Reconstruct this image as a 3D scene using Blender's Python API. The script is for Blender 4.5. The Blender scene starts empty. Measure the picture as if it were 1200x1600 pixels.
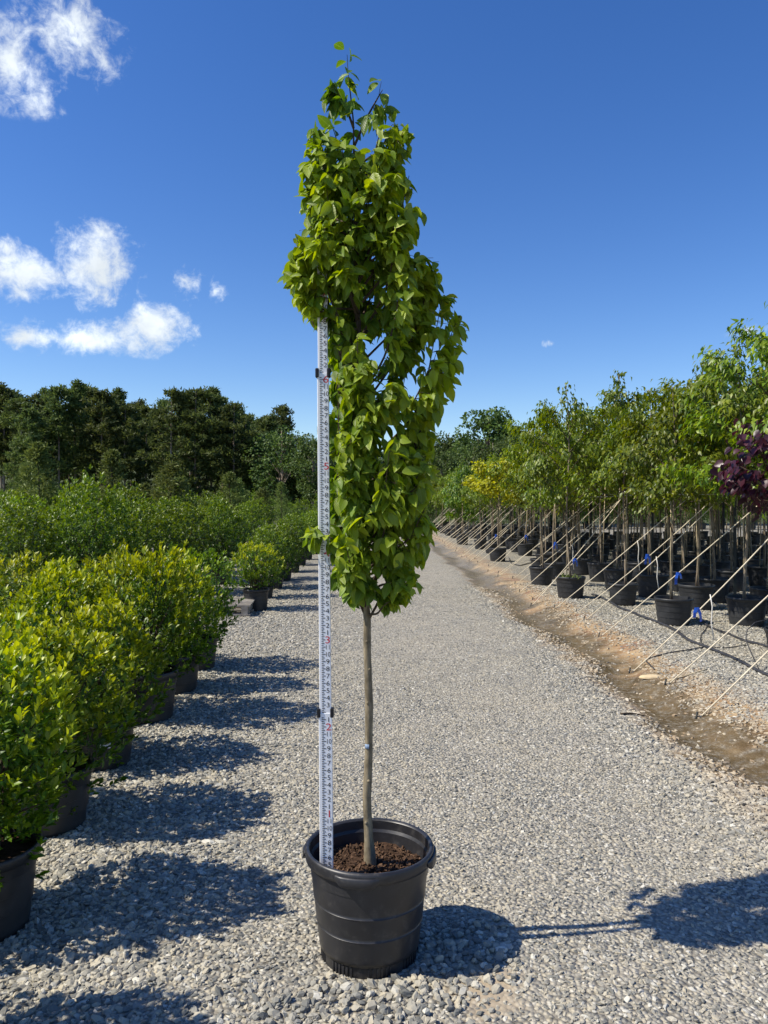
import bpy, math, random
import numpy as np
from mathutils import Vector, Matrix

R = math.radians
# ------------------------------------------------------------------ camera, sky, sun, exposure
scene = bpy.context.scene
H, FPX, HZ = 1.62, 1190.0, 785.0            # eye height, focal length in photo pixels, horizon row


def at(px, py, Y):
    return np.array([(px - 600) / FPX * Y, Y, H - (py - HZ) / FPX * Y])


cam_d = bpy.data.cameras.new('camera')
cam = bpy.data.objects.new('camera', cam_d)
scene.collection.objects.link(cam)
cam.location = (0, 0, H)
cam.rotation_euler = (R(90), 0, 0)
cam_d.sensor_fit = 'VERTICAL'
cam_d.sensor_height = 24
cam_d.lens = 24 * FPX / 1600
cam_d.shift_y = -(800 - HZ) / 1600
cam_d.clip_start, cam_d.clip_end = 0.05, 3000
scene.camera = cam

SUN_EL, SUN_AZ = 48.0, 11.5                 # light travels to +X, turned SUN_AZ towards +Y
L = Vector((math.cos(R(SUN_EL)) * math.cos(R(SUN_AZ)), math.cos(R(SUN_EL)) * math.sin(R(SUN_AZ)), -math.sin(R(SUN_EL))))
sun_d = bpy.data.lights.new('sun', 'SUN')
sun_d.energy, sun_d.angle, sun_d.color = 4.7, R(0.53), (1.0, 0.93, 0.81)
sun = bpy.data.objects.new('sun', sun_d)
sun.rotation_euler = L.to_track_quat('-Z', 'Y').to_euler()
sun.location = (-20, -5, 30)
scene.collection.objects.link(sun)

scene.view_settings.view_transform = 'Standard'
scene.view_settings.look = 'None'
scene.view_settings.exposure = 0.50
scene.view_settings.gamma = 1.0
scene.view_settings.use_curve_mapping = False
scene.cycles.max_bounces = 5
scene.cycles.diffuse_bounces = 3
scene.cycles.glossy_bounces = 2
scene.cycles.adaptive_threshold = 0.02
scene.cycles.transparent_max_bounces = 4


class NT:
    """small helper round a node tree"""
    def __init__(s, tree):
        s.t = tree

    def n(s, kind, **kw):
        nd = s.t.nodes.new(kind)
        for k, v in kw.items():
            if k.startswith('i_'):
                nd.inputs[k[2:].replace('_', ' ')].default_value = v
            else:
                setattr(nd, k, v)
        return nd

    def l(s, a, b):
        s.t.links.new(a, b)

    def math(s, op, a, b=None, c=None, clamp=False):
        nd = s.t.nodes.new('ShaderNodeMath')
        nd.operation, nd.use_clamp = op, clamp
        for i, x in enumerate((a, b, c)):
            if x is None:
                continue
            if isinstance(x, (int, float)):
                nd.inputs[i].default_value = x
            else:
                s.l(x, nd.inputs[i])
        return nd.outputs[0]

    def mix(s, f, a, b, mode='MIX'):
        nd = s.t.nodes.new('ShaderNodeMix')
        nd.data_type, nd.blend_type = 'RGBA', mode
        for i, x in ((0, f), (6, a), (7, b)):
            if isinstance(x, (int, float)):
                nd.inputs[i].default_value = x
            elif isinstance(x, tuple):
                nd.inputs[i].default_value = (*x[:3], 1)
            else:
                s.l(x, nd.inputs[i])
        return nd.outputs[2]

    def ramp(s, f, a, b, lo=0.0, hi=1.0, smooth=True):
        nd = s.t.nodes.new('ShaderNodeMapRange')
        nd.interpolation_type = 'SMOOTHSTEP' if smooth else 'LINEAR'
        s.l(f, nd.inputs[0])
        for i, x in enumerate((a, b, lo, hi)):
            nd.inputs[i + 1].default_value = x
        return nd.outputs[0]

    def noise(s, vec, scale, detail=4.0, rough=0.55, dist=0.0):
        nd = s.t.nodes.new('ShaderNodeTexNoise')
        nd.inputs['Scale'].default_value, nd.inputs['Detail'].default_value = scale, detail
        nd.inputs['Roughness'].default_value, nd.inputs['Distortion'].default_value = rough, dist
        if vec is not None:
            s.l(vec, nd.inputs['Vector'])
        return nd


world = bpy.data.worlds.new('World')
scene.world = world
world.use_nodes = True
w = NT(world.node_tree)
w.t.nodes.clear()
SKY = 0.106
sky = w.n('ShaderNodeTexSky', sky_type='NISHITA', sun_disc=False, sun_elevation=R(SUN_EL), sun_rotation=R(-90 - SUN_AZ),
          air_density=1.0, dust_density=0.25, ozone_density=3.0, altitude=200.0)
hs = w.n('ShaderNodeHueSaturation', i_Hue=.513, i_Saturation=1.29, i_Value=1.06)
w.l(sky.outputs[0], hs.inputs['Color'])
gen = w.n('ShaderNodeTexCoord').outputs['Generated']
big = w.noise(gen, 17.0, 9.0, 0.62, 0.5)
fine = w.noise(gen, 60.0, 8.0, 0.65, 0.4)
fb = w.math('ADD', w.math('MULTIPLY', big.outputs[0], 0.62), w.math('MULTIPLY', fine.outputs[0], 0.38))
# clouds: centre direction (as azimuth, elevation in degrees), half width, half height, strength
clouds = []


def cl(px, py, hw, hh, k=1.0):
    d = Vector(((px - 600) / FPX, 1, (HZ - py) / FPX))
    clouds.append((math.degrees(math.atan2(d.x, d.y)), math.degrees(math.atan2(d.z, math.hypot(d.x, d.y))),
                   math.degrees(hw / FPX) * 1.06, math.degrees(hh / FPX) * 1.0, k))


for a in ((20, 105, 85, 62, .9), (112, 62, 78, 68, .9), (50, 150, 50, 30, .6), (150, 418, 78, 74, 1.05), (38, 432, 70, 46, .9),
          (235, 515, 84, 46, 1.05), (135, 528, 84, 30, .95), (45, 526, 62, 34, 1.0), (293, 446, 34, 34, .72), (337, 458, 26, 28, .66),
          (4, 384, 26, 26, .7), (1172, 520, 36, 15, .75), (862, 537, 16, 10, .6)):
    cl(*a)
for az, el, hw, hh in ((-44, 12, 6, 3), (-75, 20, 7, 4), (-110, 14, 6, 3), (-150, 24, 7, 4), (165, 13, 6, 3), (120, 21, 7, 4), (80, 12, 5, 2),
                       (55, 26, 5, 3), (-60, 40, 6, 5), (60, 50, 6, 4), (-140, 50, 7, 5)):
    clouds.append((az, el, hw, hh, .95))
tot = None
for az, el, hw, hh, k in clouds:
    ca, sa, ce, se = math.cos(R(az)), math.sin(R(az)), math.cos(R(el)), math.sin(R(el))
    c = Vector((sa * ce, ca * ce, se))
    t1 = Vector((ca, -sa, 0)) / math.tan(R(hw))
    t2 = Vector((-sa * se, -ca * se, ce)) / math.tan(R(hh))
    dots = []
    for v in (c, t1, t2):
        nd = w.n('ShaderNodeVectorMath', operation='DOT_PRODUCT')
        w.l(gen, nd.inputs[0])
        nd.inputs[1].default_value = v
        dots.append(nd.outputs['Value'])
    r2 = w.math('ADD', w.math('MULTIPLY', dots[1], dots[1]), w.math('MULTIPLY', dots[2], dots[2]))
    m = w.math('MULTIPLY', w.math('MULTIPLY', w.math('SUBTRACT', 1.0, w.math('SQRT', r2), clamp=True), k), w.math('GREATER_THAN', dots[0], 0.0))
    tot = m if tot is None else w.math('MAXIMUM', tot, m)
dens = w.ramp(w.math('ADD', tot, w.math('MULTIPLY', w.math('SUBTRACT', fb, 0.5), 3.3)), 0.16, 1.0)
dens = w.math('MULTIPLY', dens, w.ramp(tot, 0.0, 0.12))
shade = w.ramp(w.noise(gen, 14.0, 5.0, 0.6).outputs[0], 0.3, 0.7, 0.66, 0.90)
ccol = w.n('ShaderNodeCombineColor')
w.l(w.math('DIVIDE', w.math('MULTIPLY', shade, 0.90), SKY), ccol.inputs[0])
w.l(w.math('DIVIDE', w.math('MULTIPLY', shade, 0.965), SKY), ccol.inputs[1])
w.l(w.math('DIVIDE', shade, SKY), ccol.inputs[2])
bg = w.n('ShaderNodeBackground', i_Strength=SKY)
w.l(w.mix(w.math('MULTIPLY', dens, 0.93), hs.outputs[0], ccol.outputs[0]), bg.inputs[0])
w.l(bg.outputs[0], w.n('ShaderNodeOutputWorld').inputs[0])

# ------------------------------------------------------------------ helpers
rng = np.random.default_rng(7)
col = scene.collection


def unit(v):
    v = np.asarray(v, float)
    return v / np.maximum(np.linalg.norm(v, axis=-1, keepdims=True), 1e-9)


class MB:
    """collects vertices and faces (numpy), builds ONE mesh"""
    def __init__(s):
        s.V, s.F, s.n, s.A, s.UV = [], [], 0, {}, []

    def add(s, V, F, **attrs):
        V = np.asarray(V, float).reshape(-1, 3)
        for f in (F if isinstance(F, list) else [F]):
            f = np.asarray(f, np.int64)
            if len(f):
                s.F.append(f + s.n)
        for k, v in attrs.items():
            a = np.full(len(V), v, np.float32) if np.isscalar(v) else np.asarray(v, np.float32)
            s.A.setdefault(k, []).append((s.n, a))
        s.V.append(V)
        s.n += len(V)
        return s

    def tube(s, pts, rad, seg=8, cap=True, **attrs):
        pts = np.asarray(pts, float)
        n = len(pts)
        rad = np.full(n, rad, float) if np.isscalar(rad) else np.asarray(rad, float)
        t = unit(np.gradient(pts, axis=0))
        ref = np.array([0.0, 0, 1]) if abs(t[0][2]) < .9 else np.array([1.0, 0, 0])
        u = unit(np.cross(t[0], ref))
        V = []
        for i in range(n):
            u = unit(u - t[i] * np.dot(u, t[i]))
            v = np.cross(t[i], u)
            a = np.arange(seg) / seg * 2 * np.pi
            V.append(pts[i] + rad[i] * (np.cos(a)[:, None] * u + np.sin(a)[:, None] * v))
        V = np.concatenate(V)
        i, j = np.meshgrid(np.arange(n - 1), np.arange(seg), indexing='ij')
        i, j = i.ravel(), j.ravel()
        jn = (j + 1) % seg
        F = [np.stack([i * seg + j, i * seg + jn, (i + 1) * seg + jn, (i + 1) * seg + j], 1)]
        if cap:
            F += [np.arange(seg)[::-1][None], ((n - 1) * seg + np.arange(seg))[None]]
        return s.add(V, F, **attrs)

    def box(s, lo, hi, **attrs):
        x0, y0, z0 = lo
        x1, y1, z1 = hi
        V = [(x0, y0, z0), (x1, y0, z0), (x1, y1, z0), (x0, y1, z0), (x0, y0, z1), (x1, y0, z1), (x1, y1, z1), (x0, y1, z1)]
        return s.add(V, np.array([(0, 3, 2, 1), (4, 5, 6, 7), (0, 1, 5, 4), (1, 2, 6, 5), (2, 3, 7, 6), (3, 0, 4, 7)]), **attrs)

    def lathe(s, prof, seg=32, a0=0.0, a1=2 * math.pi, **attrs):
        prof = np.asarray(prof, float)
        full = abs(a1 - a0) > 6.28
        m = seg if full else seg + 1
        a = a0 + (a1 - a0) * np.arange(m) / seg
        n = len(prof)
        V = np.stack([prof[:, None, 0] * np.cos(a), prof[:, None, 0] * np.sin(a), np.repeat(prof[:, None, 1], m, 1)], -1).reshape(-1, 3)
        i, j = np.meshgrid(np.arange(n - 1), np.arange(seg), indexing='ij')
        i, j = i.ravel(), j.ravel()
        jn = (j + 1) % m
        return s.add(V, np.stack([i * m + j, i * m + jn, (i + 1) * m + jn, (i + 1) * m + j], 1), **attrs)

    def bands(s, prof, seg=32):
        cur = []
        for q in prof + [None]:
            if q is None:
                if len(cur) > 1:
                    s.lathe(cur, seg)
                cur = cur[-1:]
            else:
                cur.append(q)
        return s

    def mesh(s, name, mat=None, smooth=True):
        me = bpy.data.meshes.new(name)
        V = np.concatenate(s.V).astype(np.float32)
        me.vertices.add(len(V))
        me.vertices.foreach_set('co', V.ravel())
        cnt = np.concatenate([np.full(len(f), f.shape[1]) for f in s.F])
        idx = np.concatenate([f.ravel() for f in s.F])
        me.loops.add(len(idx))
        me.loops.foreach_set('vertex_index', idx.astype(np.int32))
        me.polygons.add(len(cnt))
        me.polygons.foreach_set('loop_start', np.concatenate([[0], np.cumsum(cnt)[:-1]]).astype(np.int32))
        me.polygons.foreach_set('use_smooth', np.full(len(cnt), smooth))
        me.update(calc_edges=True)
        for k, chunks in s.A.items():
            arr = np.zeros(len(V), np.float32)
            for st, a in chunks:
                arr[st:st + len(a)] = a
            at_ = me.attributes.new(k, 'FLOAT', 'POINT')
            at_.data.foreach_set('value', arr)
        if mat:
            me.materials.append(mat)
        return me

    def build(s, name, mat=None, parent=None, smooth=True, loc=None):
        return link(name, s.mesh(name, mat, smooth), parent, loc)


def link(name, me, parent=None, loc=None):
    o = bpy.data.objects.new(name, me)
    col.objects.link(o)
    if parent is not None:
        o.parent = parent
    if loc is not None:
        o.location = tuple(loc)
    return o


def thing(name, label, cat, loc=(0, 0, 0), group=None, rz=0.0):
    o = link(name, None, None, loc)
    o.empty_display_size = .1
    o.rotation_euler.z = rz
    return tag(o, label, cat, group)


def tag(o, label=None, cat=None, group=None, kind=None):
    for k, v in (('label', label), ('category', cat), ('group', group), ('kind', kind)):
        if v:
            o[k] = v
    return o


def copy_tree(o, parent=None):
    c = o.copy()
    col.objects.link(c)
    c.parent = parent
    for ch in list(o.children):
        copy_tree(ch, c)
    return c


# ------------------------------------------------------------------ materials
def newmat(name):
    m = bpy.data.materials.new(name)
    m.use_nodes = True
    t = NT(m.node_tree)
    t.t.nodes.clear()
    return m, t


def finish(t, shader, disp=None):
    o = t.n('ShaderNodeOutputMaterial')
    t.l(shader, o.inputs[0])


def bsdf(t, color, rough=.6, spec=.4, normal=None, metallic=0.0):
    b = t.n('ShaderNodeBsdfPrincipled')
    for k, x in (('Base Color', color), ('Roughness', rough), ('Specular IOR Level', spec), ('Metallic', metallic)):
        if isinstance(x, tuple):
            b.inputs[k].default_value = (*x, 1)
        elif isinstance(x, (int, float)):
            b.inputs[k].default_value = x
        else:
            t.l(x, b.inputs[k])
    if normal is not None:
        t.l(normal, b.inputs['Normal'])
    return b.outputs[0]


def bump(t, h, strength=.5, dist=.01):
    b = t.n('ShaderNodeBump', i_Strength=strength, i_Distance=dist)
    t.l(h, b.inputs['Height'])
    return b.outputs[0]


def pos(t):
    return t.n('ShaderNodeNewGeometry').outputs['Position']


def objco(t):
    return t.n('ShaderNodeTexCoord').outputs['Object']


def leaf_mat(name, dark, mid, fresh, trans=.4, rough=.42, spec=.45, veins=False, hue=.0):
    """tone 0..1 mixes dark to mid, attribute fresh adds young growth colour"""
    m, t = newmat(name)
    tone = t.n('ShaderNodeAttribute', attribute_name='tone').outputs['Fac']
    fr = t.n('ShaderNodeAttribute', attribute_name='fresh').outputs['Fac']
    c = t.mix(tone, dark, mid)
    c = t.mix(fr, c, fresh)
    if hue:
        rnd = t.n('ShaderNodeObjectInfo').outputs['Random']
        h = t.n('ShaderNodeHueSaturation')
        t.l(t.math('ADD', .5 - hue / 2, t.math('MULTIPLY', rnd, hue)), h.inputs['Hue'])
        t.l(t.math('ADD', .74, t.math('MULTIPLY', rnd, .48)), h.inputs['Value'])
        t.l(c, h.inputs['Color'])
        c = h.outputs[0]
    nrm = None
    if veins:
        u = t.n('ShaderNodeAttribute', attribute_name='lu').outputs['Fac']
        v = t.math('ABSOLUTE', t.n('ShaderNodeAttribute', attribute_name='lv').outputs['Fac'])
        wv = t.math('SINE', t.math('MULTIPLY', t.math('SUBTRACT', u, t.math('MULTIPLY', v, .9)), 75.0))
        rib = t.ramp(v, .0, .035, 1.0, 0.0)
        c = t.mix(t.math('MULTIPLY', t.ramp(wv, .2, 1.0), .16), c, t.mix(.5, c, (.30, .38, .08)))
        c = t.mix(t.math('MULTIPLY', rib, .4), c, (.26, .34, .09))
        nrm = bump(t, wv, .35, .002)
    a = bsdf(t, c, rough, spec, nrm)
    tr = t.n('ShaderNodeBsdfTranslucent')
    hb = t.n('ShaderNodeHueSaturation', i_Hue=.49, i_Saturation=1.12, i_Value=1.5)
    t.l(c, hb.inputs['Color'])
    t.l(hb.outputs[0], tr.inputs[0])
    mx = t.n('ShaderNodeMixShader', i_Fac=trans)
    t.l(a, mx.inputs[1])
    t.l(tr.outputs[0], mx.inputs[2])
    finish(t, mx.outputs[0])
    return m


def bark_mat(name, a, b, scale=30, stretch=.25):
    m, t = newmat(name)
    mp = t.n('ShaderNodeMapping')
    mp.inputs['Scale'].default_value = (1, 1, stretch)
    t.l(objco(t), mp.inputs[0])
    n1 = t.noise(mp.outputs[0], scale, 6, .65)
    n2 = t.noise(objco(t), scale * .22, 3)
    c = t.mix(t.ramp(n1.outputs[0], .32, .68), a, b)
    c = t.mix(t.math('MULTIPLY', t.ramp(n2.outputs[0], .45, .7), .45), c, tuple(x * .55 for x in a))
    finish(t, bsdf(t, c, .85, .2, bump(t, n1.outputs[0], .6, .004)))
    return m


def plain(name, c, rough=.6, spec=.4, var=.15, scale=8, bumps=0.0, metallic=0.0, dust=None):
    m, t = newmat(name)
    n = t.noise(objco(t), scale, 6, .6)
    cc = t.mix(t.ramp(n.outputs[0], .3, .7), tuple(x * (1 - var) for x in c), tuple(min(1, x * (1 + var)) for x in c))
    if dust:
        n2 = t.noise(objco(t), scale * 4, 5, .7)
        f = t.math('MULTIPLY', t.ramp(n2.outputs[0], .5, .8), dust[3])
        cc = t.mix(f, cc, dust[:3])
    rr = t.ramp(n.outputs[0], .3, .7, max(0, rough - .08), min(1, rough + .08))
    finish(t, bsdf(t, cc, rr, spec, bump(t, n.outputs[0], bumps, .003) if bumps else None, metallic))
    return m


M = {}
M['pot'] = plain('black_plastic', (.021, .021, .0235), .40, .5, .2, 6, .06, dust=(.13, .12, .105, .34))
M['pot_far'] = plain('black_nursery_plastic', (.020, .021, .0225), .5, .45, .25, 5, .0, dust=(.10, .098, .09, .18))
M['soil'] = plain('bark_mulch', (.055, .032, .020), .95, .1, .5, 60, .6)
M['bark'] = bark_mat('hornbeam_bark', (.20, .155, .095), (.33, .27, .175), 26, .5)
M['twig'] = bark_mat('twig_bark', (.055, .040, .028), (.10, .075, .05), 40)
M['stem'] = bark_mat('pale_bark', (.16, .125, .085), (.30, .245, .175), 30)
M['pine_bark'] = bark_mat('pine_bark', (.17, .13, .10), (.34, .28, .22), 1.6, .3)
M['bamboo'] = plain('bamboo_stake', (.42, .34, .21), .6, .3, .25, 12)
M['rope'] = plain('pale_rope', (.62, .54, .39), .8, .2, .18, 9)
M['tail'] = plain('white_cord', (.70, .67, .60), .8, .2, .12, 20)
M['blue'] = plain('blue_tape', (.012, .075, .42), .4, .5, .25, 20)
M['yellow'] = plain('yellow_tag', (.75, .60, .03), .5, .4, .1, 20)
M['white_tag'] = plain('white_label', (.62, .62, .60), .5, .4, .12, 30)
M['hose'] = plain('black_hose', (.030, .030, .034), .45, .5, .3, 9, dust=(.16, .15, .13, .6))
M['wire'] = plain('steel_wire', (.42, .42, .41), .4, .5, .2, 9, metallic=.7)
M['post'] = plain('dark_post', (.018, .022, .020), .6, .35, .3, 6)
M['wood'] = bark_mat('weathered_wood', (.22, .195, .165), (.40, .37, .32), 9, 1.0)
M['staff'] = plain('white_fibreglass', (.80, .81, .83), .35, .5, .03, 6)
M['ink'] = plain('black_ink', (.012, .012, .014), .5, .3, .05, 10)
M['red_ink'] = plain('red_ink', (.55, .035, .04), .5, .3, .05, 10)
M['leaf'] = leaf_mat('hornbeam_leaf', (.042, .105, .009), (.130, .240, .014), (.37, .45, .022), .36, .42, .42, veins=True)
M['shrub'] = leaf_mat('bright_shrub_leaf', (.038, .090, .008), (.130, .220, .012), (.46, .48, .024), .36, .40, .4, hue=.014)
M['dark_shrub'] = leaf_mat('dark_shrub_leaf', (.034, .080, .012), (.115, .205, .020), (.26, .34, .035), .34, .42, .35, hue=.016)
M['conifer'] = leaf_mat('pale_conifer', (.06, .095, .025), (.14, .185, .045), (.24, .28, .08), .25, .6, .2, hue=.03)
M['tree'] = leaf_mat('nursery_tree_leaf', (.044, .086, .008), (.145, .210, .013), (.34, .38, .024), .38, .42, .4, hue=.025)
M['yellow_leaf'] = leaf_mat('yellow_leaf', (.20, .23, .012), (.42, .42, .015), (.60, .56, .03), .42, .45, .4)
M['purple_leaf'] = leaf_mat('purple_leaf', (.020, .006, .010), (.055, .012, .022), (.10, .02, .035), .3, .38, .5)
M['pine'] = leaf_mat('pine_needles', (.042, .066, .021), (.108, .142, .040), (.17, .20, .055), .32, .6, .2, hue=.03)
M['far_leaf'] = leaf_mat('far_tree_leaf', (.034, .062, .018), (.090, .138, .034), (.14, .19, .045), .30, .55, .25, hue=.02)
M['bleached_pine'] = leaf_mat('weed_leaf', (.06, .10, .02), (.14, .19, .04), (.2, .24, .05), .3, .5, .3)


def ditch_x(y):
    return 2.02 - .014 * (y - 6)


# ground --------------------------------------------------------------
def stone_color(t, rnd, p):
    """slate, grey and tan stones; tan is commoner in patches"""
    cr = t.n('ShaderNodeValToRGB')
    el = cr.color_ramp.elements
    el[0].position, el[0].color = 0.0, (.125, .130, .130, 1)
    el[1].position, el[1].color = 1.0, (.62, .59, .53, 1)
    for x, c in ((.22, (.208, .206, .192)), (.45, (.315, .300, .268)), (.66, (.39, .358, .295)), (.82, (.42, .375, .295)), (.93, (.44, .43, .40))):
        e = el.new(x)
        e.color = (*c, 1)
    t.l(rnd, cr.inputs[0])
    n = t.noise(p, .9, 4, .6)
    c_ = t.mix(t.math('MULTIPLY', t.ramp(n.outputs[0], .38, .68), .38), cr.outputs[0], t.mix(.5, cr.outputs[0], (.47, .41, .31)))
    return t.mix(1.0, c_, (1.0, 1.0, .945), 'MULTIPLY')


gm, t = newmat('gravel_ground')
p = pos(t)
sep = t.n('ShaderNodeSeparateXYZ')
t.l(p, sep.inputs[0])
vor = t.n('ShaderNodeTexVoronoi', feature='F1', i_Scale=58.0, i_Randomness=1.0)
t.l(p, vor.inputs['Vector'])
sepc = t.n('ShaderNodeSeparateColor')
t.l(vor.outputs['Color'], sepc.inputs[0])
gcol = stone_color(t, sepc.outputs[0], p)
gap = t.ramp(vor.outputs['Distance'], .40, .75)
gcol = t.mix(t.math('MULTIPLY', gap, .75), gcol, (.13, .115, .09))
# fines rubbed into the driven road
dn = t.noise(p, .55, 5, .6)
dn2 = t.noise(p, 7.0, 6, .7)
xr = t.math('ADD', sep.outputs[0], t.math('MULTIPLY', t.math('SUBTRACT', dn.outputs[0], .5), .8))
road = t.math('MULTIPLY', t.ramp(xr, -1.4, -.2), t.ramp(xr, 2.5, 1.2))
gcol = t.mix(t.math('MULTIPLY', t.math('MULTIPLY', road, t.ramp(dn2.outputs[0], .35, .7)), .55), gcol, (.40, .365, .295))
# clay ditch
xd = t.math('ADD', sep.outputs[0], t.math('MULTIPLY', t.math('SUBTRACT', sep.outputs[1], 6.0), .014))
xd = t.math('ADD', xd, t.math('MULTIPLY', t.math('SUBTRACT', t.noise(p, 1.3, 5, .6).outputs[0], .5), .85))
clay = t.math('MULTIPLY', t.ramp(xd, 1.86, 2.04), t.ramp(xd, 3.3, 2.75))
cn = t.noise(p, 3.2, 6, .65)
cn2 = t.noise(p, 15.0, 5, .7)
ccol_ = t.mix(t.ramp(cn.outputs[0], .38, .62), (.30, .172, .072), (.44, .310, .165))
ccol_ = t.mix(t.math('MULTIPLY', t.ramp(t.noise(p, 1.7, 5, .65).outputs[0], .53, .64), .8), ccol_, (.20, .072, .036))
ccol_ = t.mix(t.math('MULTIPLY', t.ramp(cn2.outputs[0], .45, .75), .45), ccol_, (.17, .12, .07))
edge_ = t.math('MULTIPLY', t.ramp(xd, 1.90, 2.02), t.ramp(xd, 2.24, 2.10))
wet = t.math('MULTIPLY', t.ramp(xd, 1.90, 2.06), t.ramp(xd, 2.78, 2.46))
wet = t.math('MULTIPLY', wet, t.ramp(t.noise(p, 1.1, 3).outputs[0], .30, .46))
wet = t.math('MAXIMUM', wet, t.math('MULTIPLY', edge_, .8))
ccol_ = t.mix(t.math('MULTIPLY', wet, .92), ccol_, t.mix(t.ramp(cn.outputs[0], .35, .65), (.060, .044, .018), (.135, .095, .045)))
clay = t.math('MULTIPLY', clay, t.ramp(sep.outputs[1], 7, 22, 1.0, .62))
gcol = t.mix(t.math('MULTIPLY', clay, t.ramp(cn2.outputs[0], .25, .6, .35, 1.0)), gcol, ccol_)
# scuffed bare earth by the pot
bx = t.n('ShaderNodeVectorMath', operation='DISTANCE')
t.l(p, bx.inputs[0])
bx.inputs[1].default_value = (.34, 2.52, 0)
bare = t.ramp(t.math('ADD', bx.outputs['Value'], t.math('MULTIPLY', t.math('SUBTRACT', t.noise(p, 9, 4).outputs[0], .5), .25)), .05, .19, 1.0, 0.0)
gcol = t.mix(t.math('MULTIPLY', bare, .85), gcol, (.36, .29, .20))
# grassy field far off
far = t.ramp(sep.outputs[1], 48, 62)
gcol = t.mix(far, gcol, (.06, .075, .025))
hgt = t.math('MULTIPLY', t.math('SUBTRACT', 1.0, vor.outputs['Distance']), t.math('SUBTRACT', 1.0, t.math('MULTIPLY', bare, .85)))
hmix = t.math('ADD', t.math('MULTIPLY', hgt, t.math('SUBTRACT', 1.0, t.math('MULTIPLY', clay, .8))), t.math('MULTIPLY', cn2.outputs[0], t.math('MULTIPLY', clay, .6)))
rough = t.math('SUBTRACT', .85, t.math('MULTIPLY', wet, .45))
finish(t, bsdf(t, gcol, rough, .3, bump(t, hmix, .8, .018)))


def bumpy(x, y):
    return (.010 * np.sin(1.7 * x + .6 * y) + .008 * np.sin(2.9 * y - 1.1 * x + 1) + .006 * np.sin(5.3 * x + 4.1 * y) + .004 * np.sin(9.1 * x - 7.3 * y))


def ground_z(x, y):
    x, y = np.asarray(x, float), np.asarray(y, float)
    d = x - ditch_x(y) + .12 * np.sin(1.3 * y) + .06 * np.sin(3.7 * y + 1)
    near = np.clip((60 - y) / 20, 0, 1)
    dz = -.085 * np.exp(-((d - .28) / .26) ** 2) + .035 * np.exp(-((d - .95) / .35) ** 2)
    return near * (dz + bumpy(x, y) * np.clip((30 - y) / 15, 0.2, 1))


def axis(parts):
    return np.unique(np.concatenate([np.arange(a, b, s) for a, b, s in parts]).round(4))


gx = axis([(-700, -60, 40), (-60, -10, 5), (-10, -3, .5), (-3, 1.4, .12), (1.4, 3.4, .05), (3.4, 6, .12), (6, 14, .5), (14, 60, 5), (60, 721, 40)])
gy = axis([(-60, -6, 6), (-6, 1.2, .6), (1.2, 12, .07), (12, 24, .2), (24, 60, 1), (60, 160, 10), (160, 1201, 80)])
GX, GY = np.meshgrid(gx, gy)
rise = 20.0 * (1 - np.exp(-np.clip(GY - 142, 0, None) / 45))         # wooded rise that closes the view
V = np.stack([GX, GY, ground_z(GX, GY) + rise], -1).reshape(-1, 3)
nx, ny = len(gx), len(gy)
i, j = np.meshgrid(np.arange(ny - 1), np.arange(nx - 1), indexing='ij')
i, j = i.ravel(), j.ravel()
ground = MB().add(V, np.stack([i * nx + j, i * nx + j + 1, (i + 1) * nx + j + 1, (i + 1) * nx + j], 1)).build('ground', gm)
tag(ground, kind='structure')

# loose gravel: every stone real, scattered over the sheet
sm, t = newmat('gravel_stone')
p = pos(t)
rnd = t.n('ShaderNodeObjectInfo').outputs['Random']
sc_ = stone_color(t, rnd, p)
sn = t.noise(objco(t), 2.2, 5, .6)
sc_ = t.mix(t.math('MULTIPLY', t.ramp(sn.outputs[0], .4, .7), .35), sc_, t.mix(.5, sc_, (.17, .165, .155)))
sep = t.n('ShaderNodeSeparateXYZ')
t.l(p, sep.inputs[0])
xd = t.math('ADD', sep.outputs[0], t.math('MULTIPLY', t.math('SUBTRACT', sep.outputs[1], 6.0), .014))
xd = t.math('ADD', xd, t.math('MULTIPLY', t.math('SUBTRACT', t.noise(p, 1.3, 5, .6).outputs[0], .5), .85))
clay = t.math('MULTIPLY', t.ramp(xd, 1.75, 2.1), t.ramp(xd, 3.1, 2.6))
sc_ = t.mix(t.math('MULTIPLY', clay, t.ramp(t.noise(p, 4.0, 4).outputs[0], .35, .6, .15, .85)), sc_, t.mix(t.ramp(rnd, .3, .7), (.30, .21, .115), (.44, .36, .245)))
finish(t, bsdf(t, sc_, .8, .3, bump(t, sn.outputs[0], .3, .004)))


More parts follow.
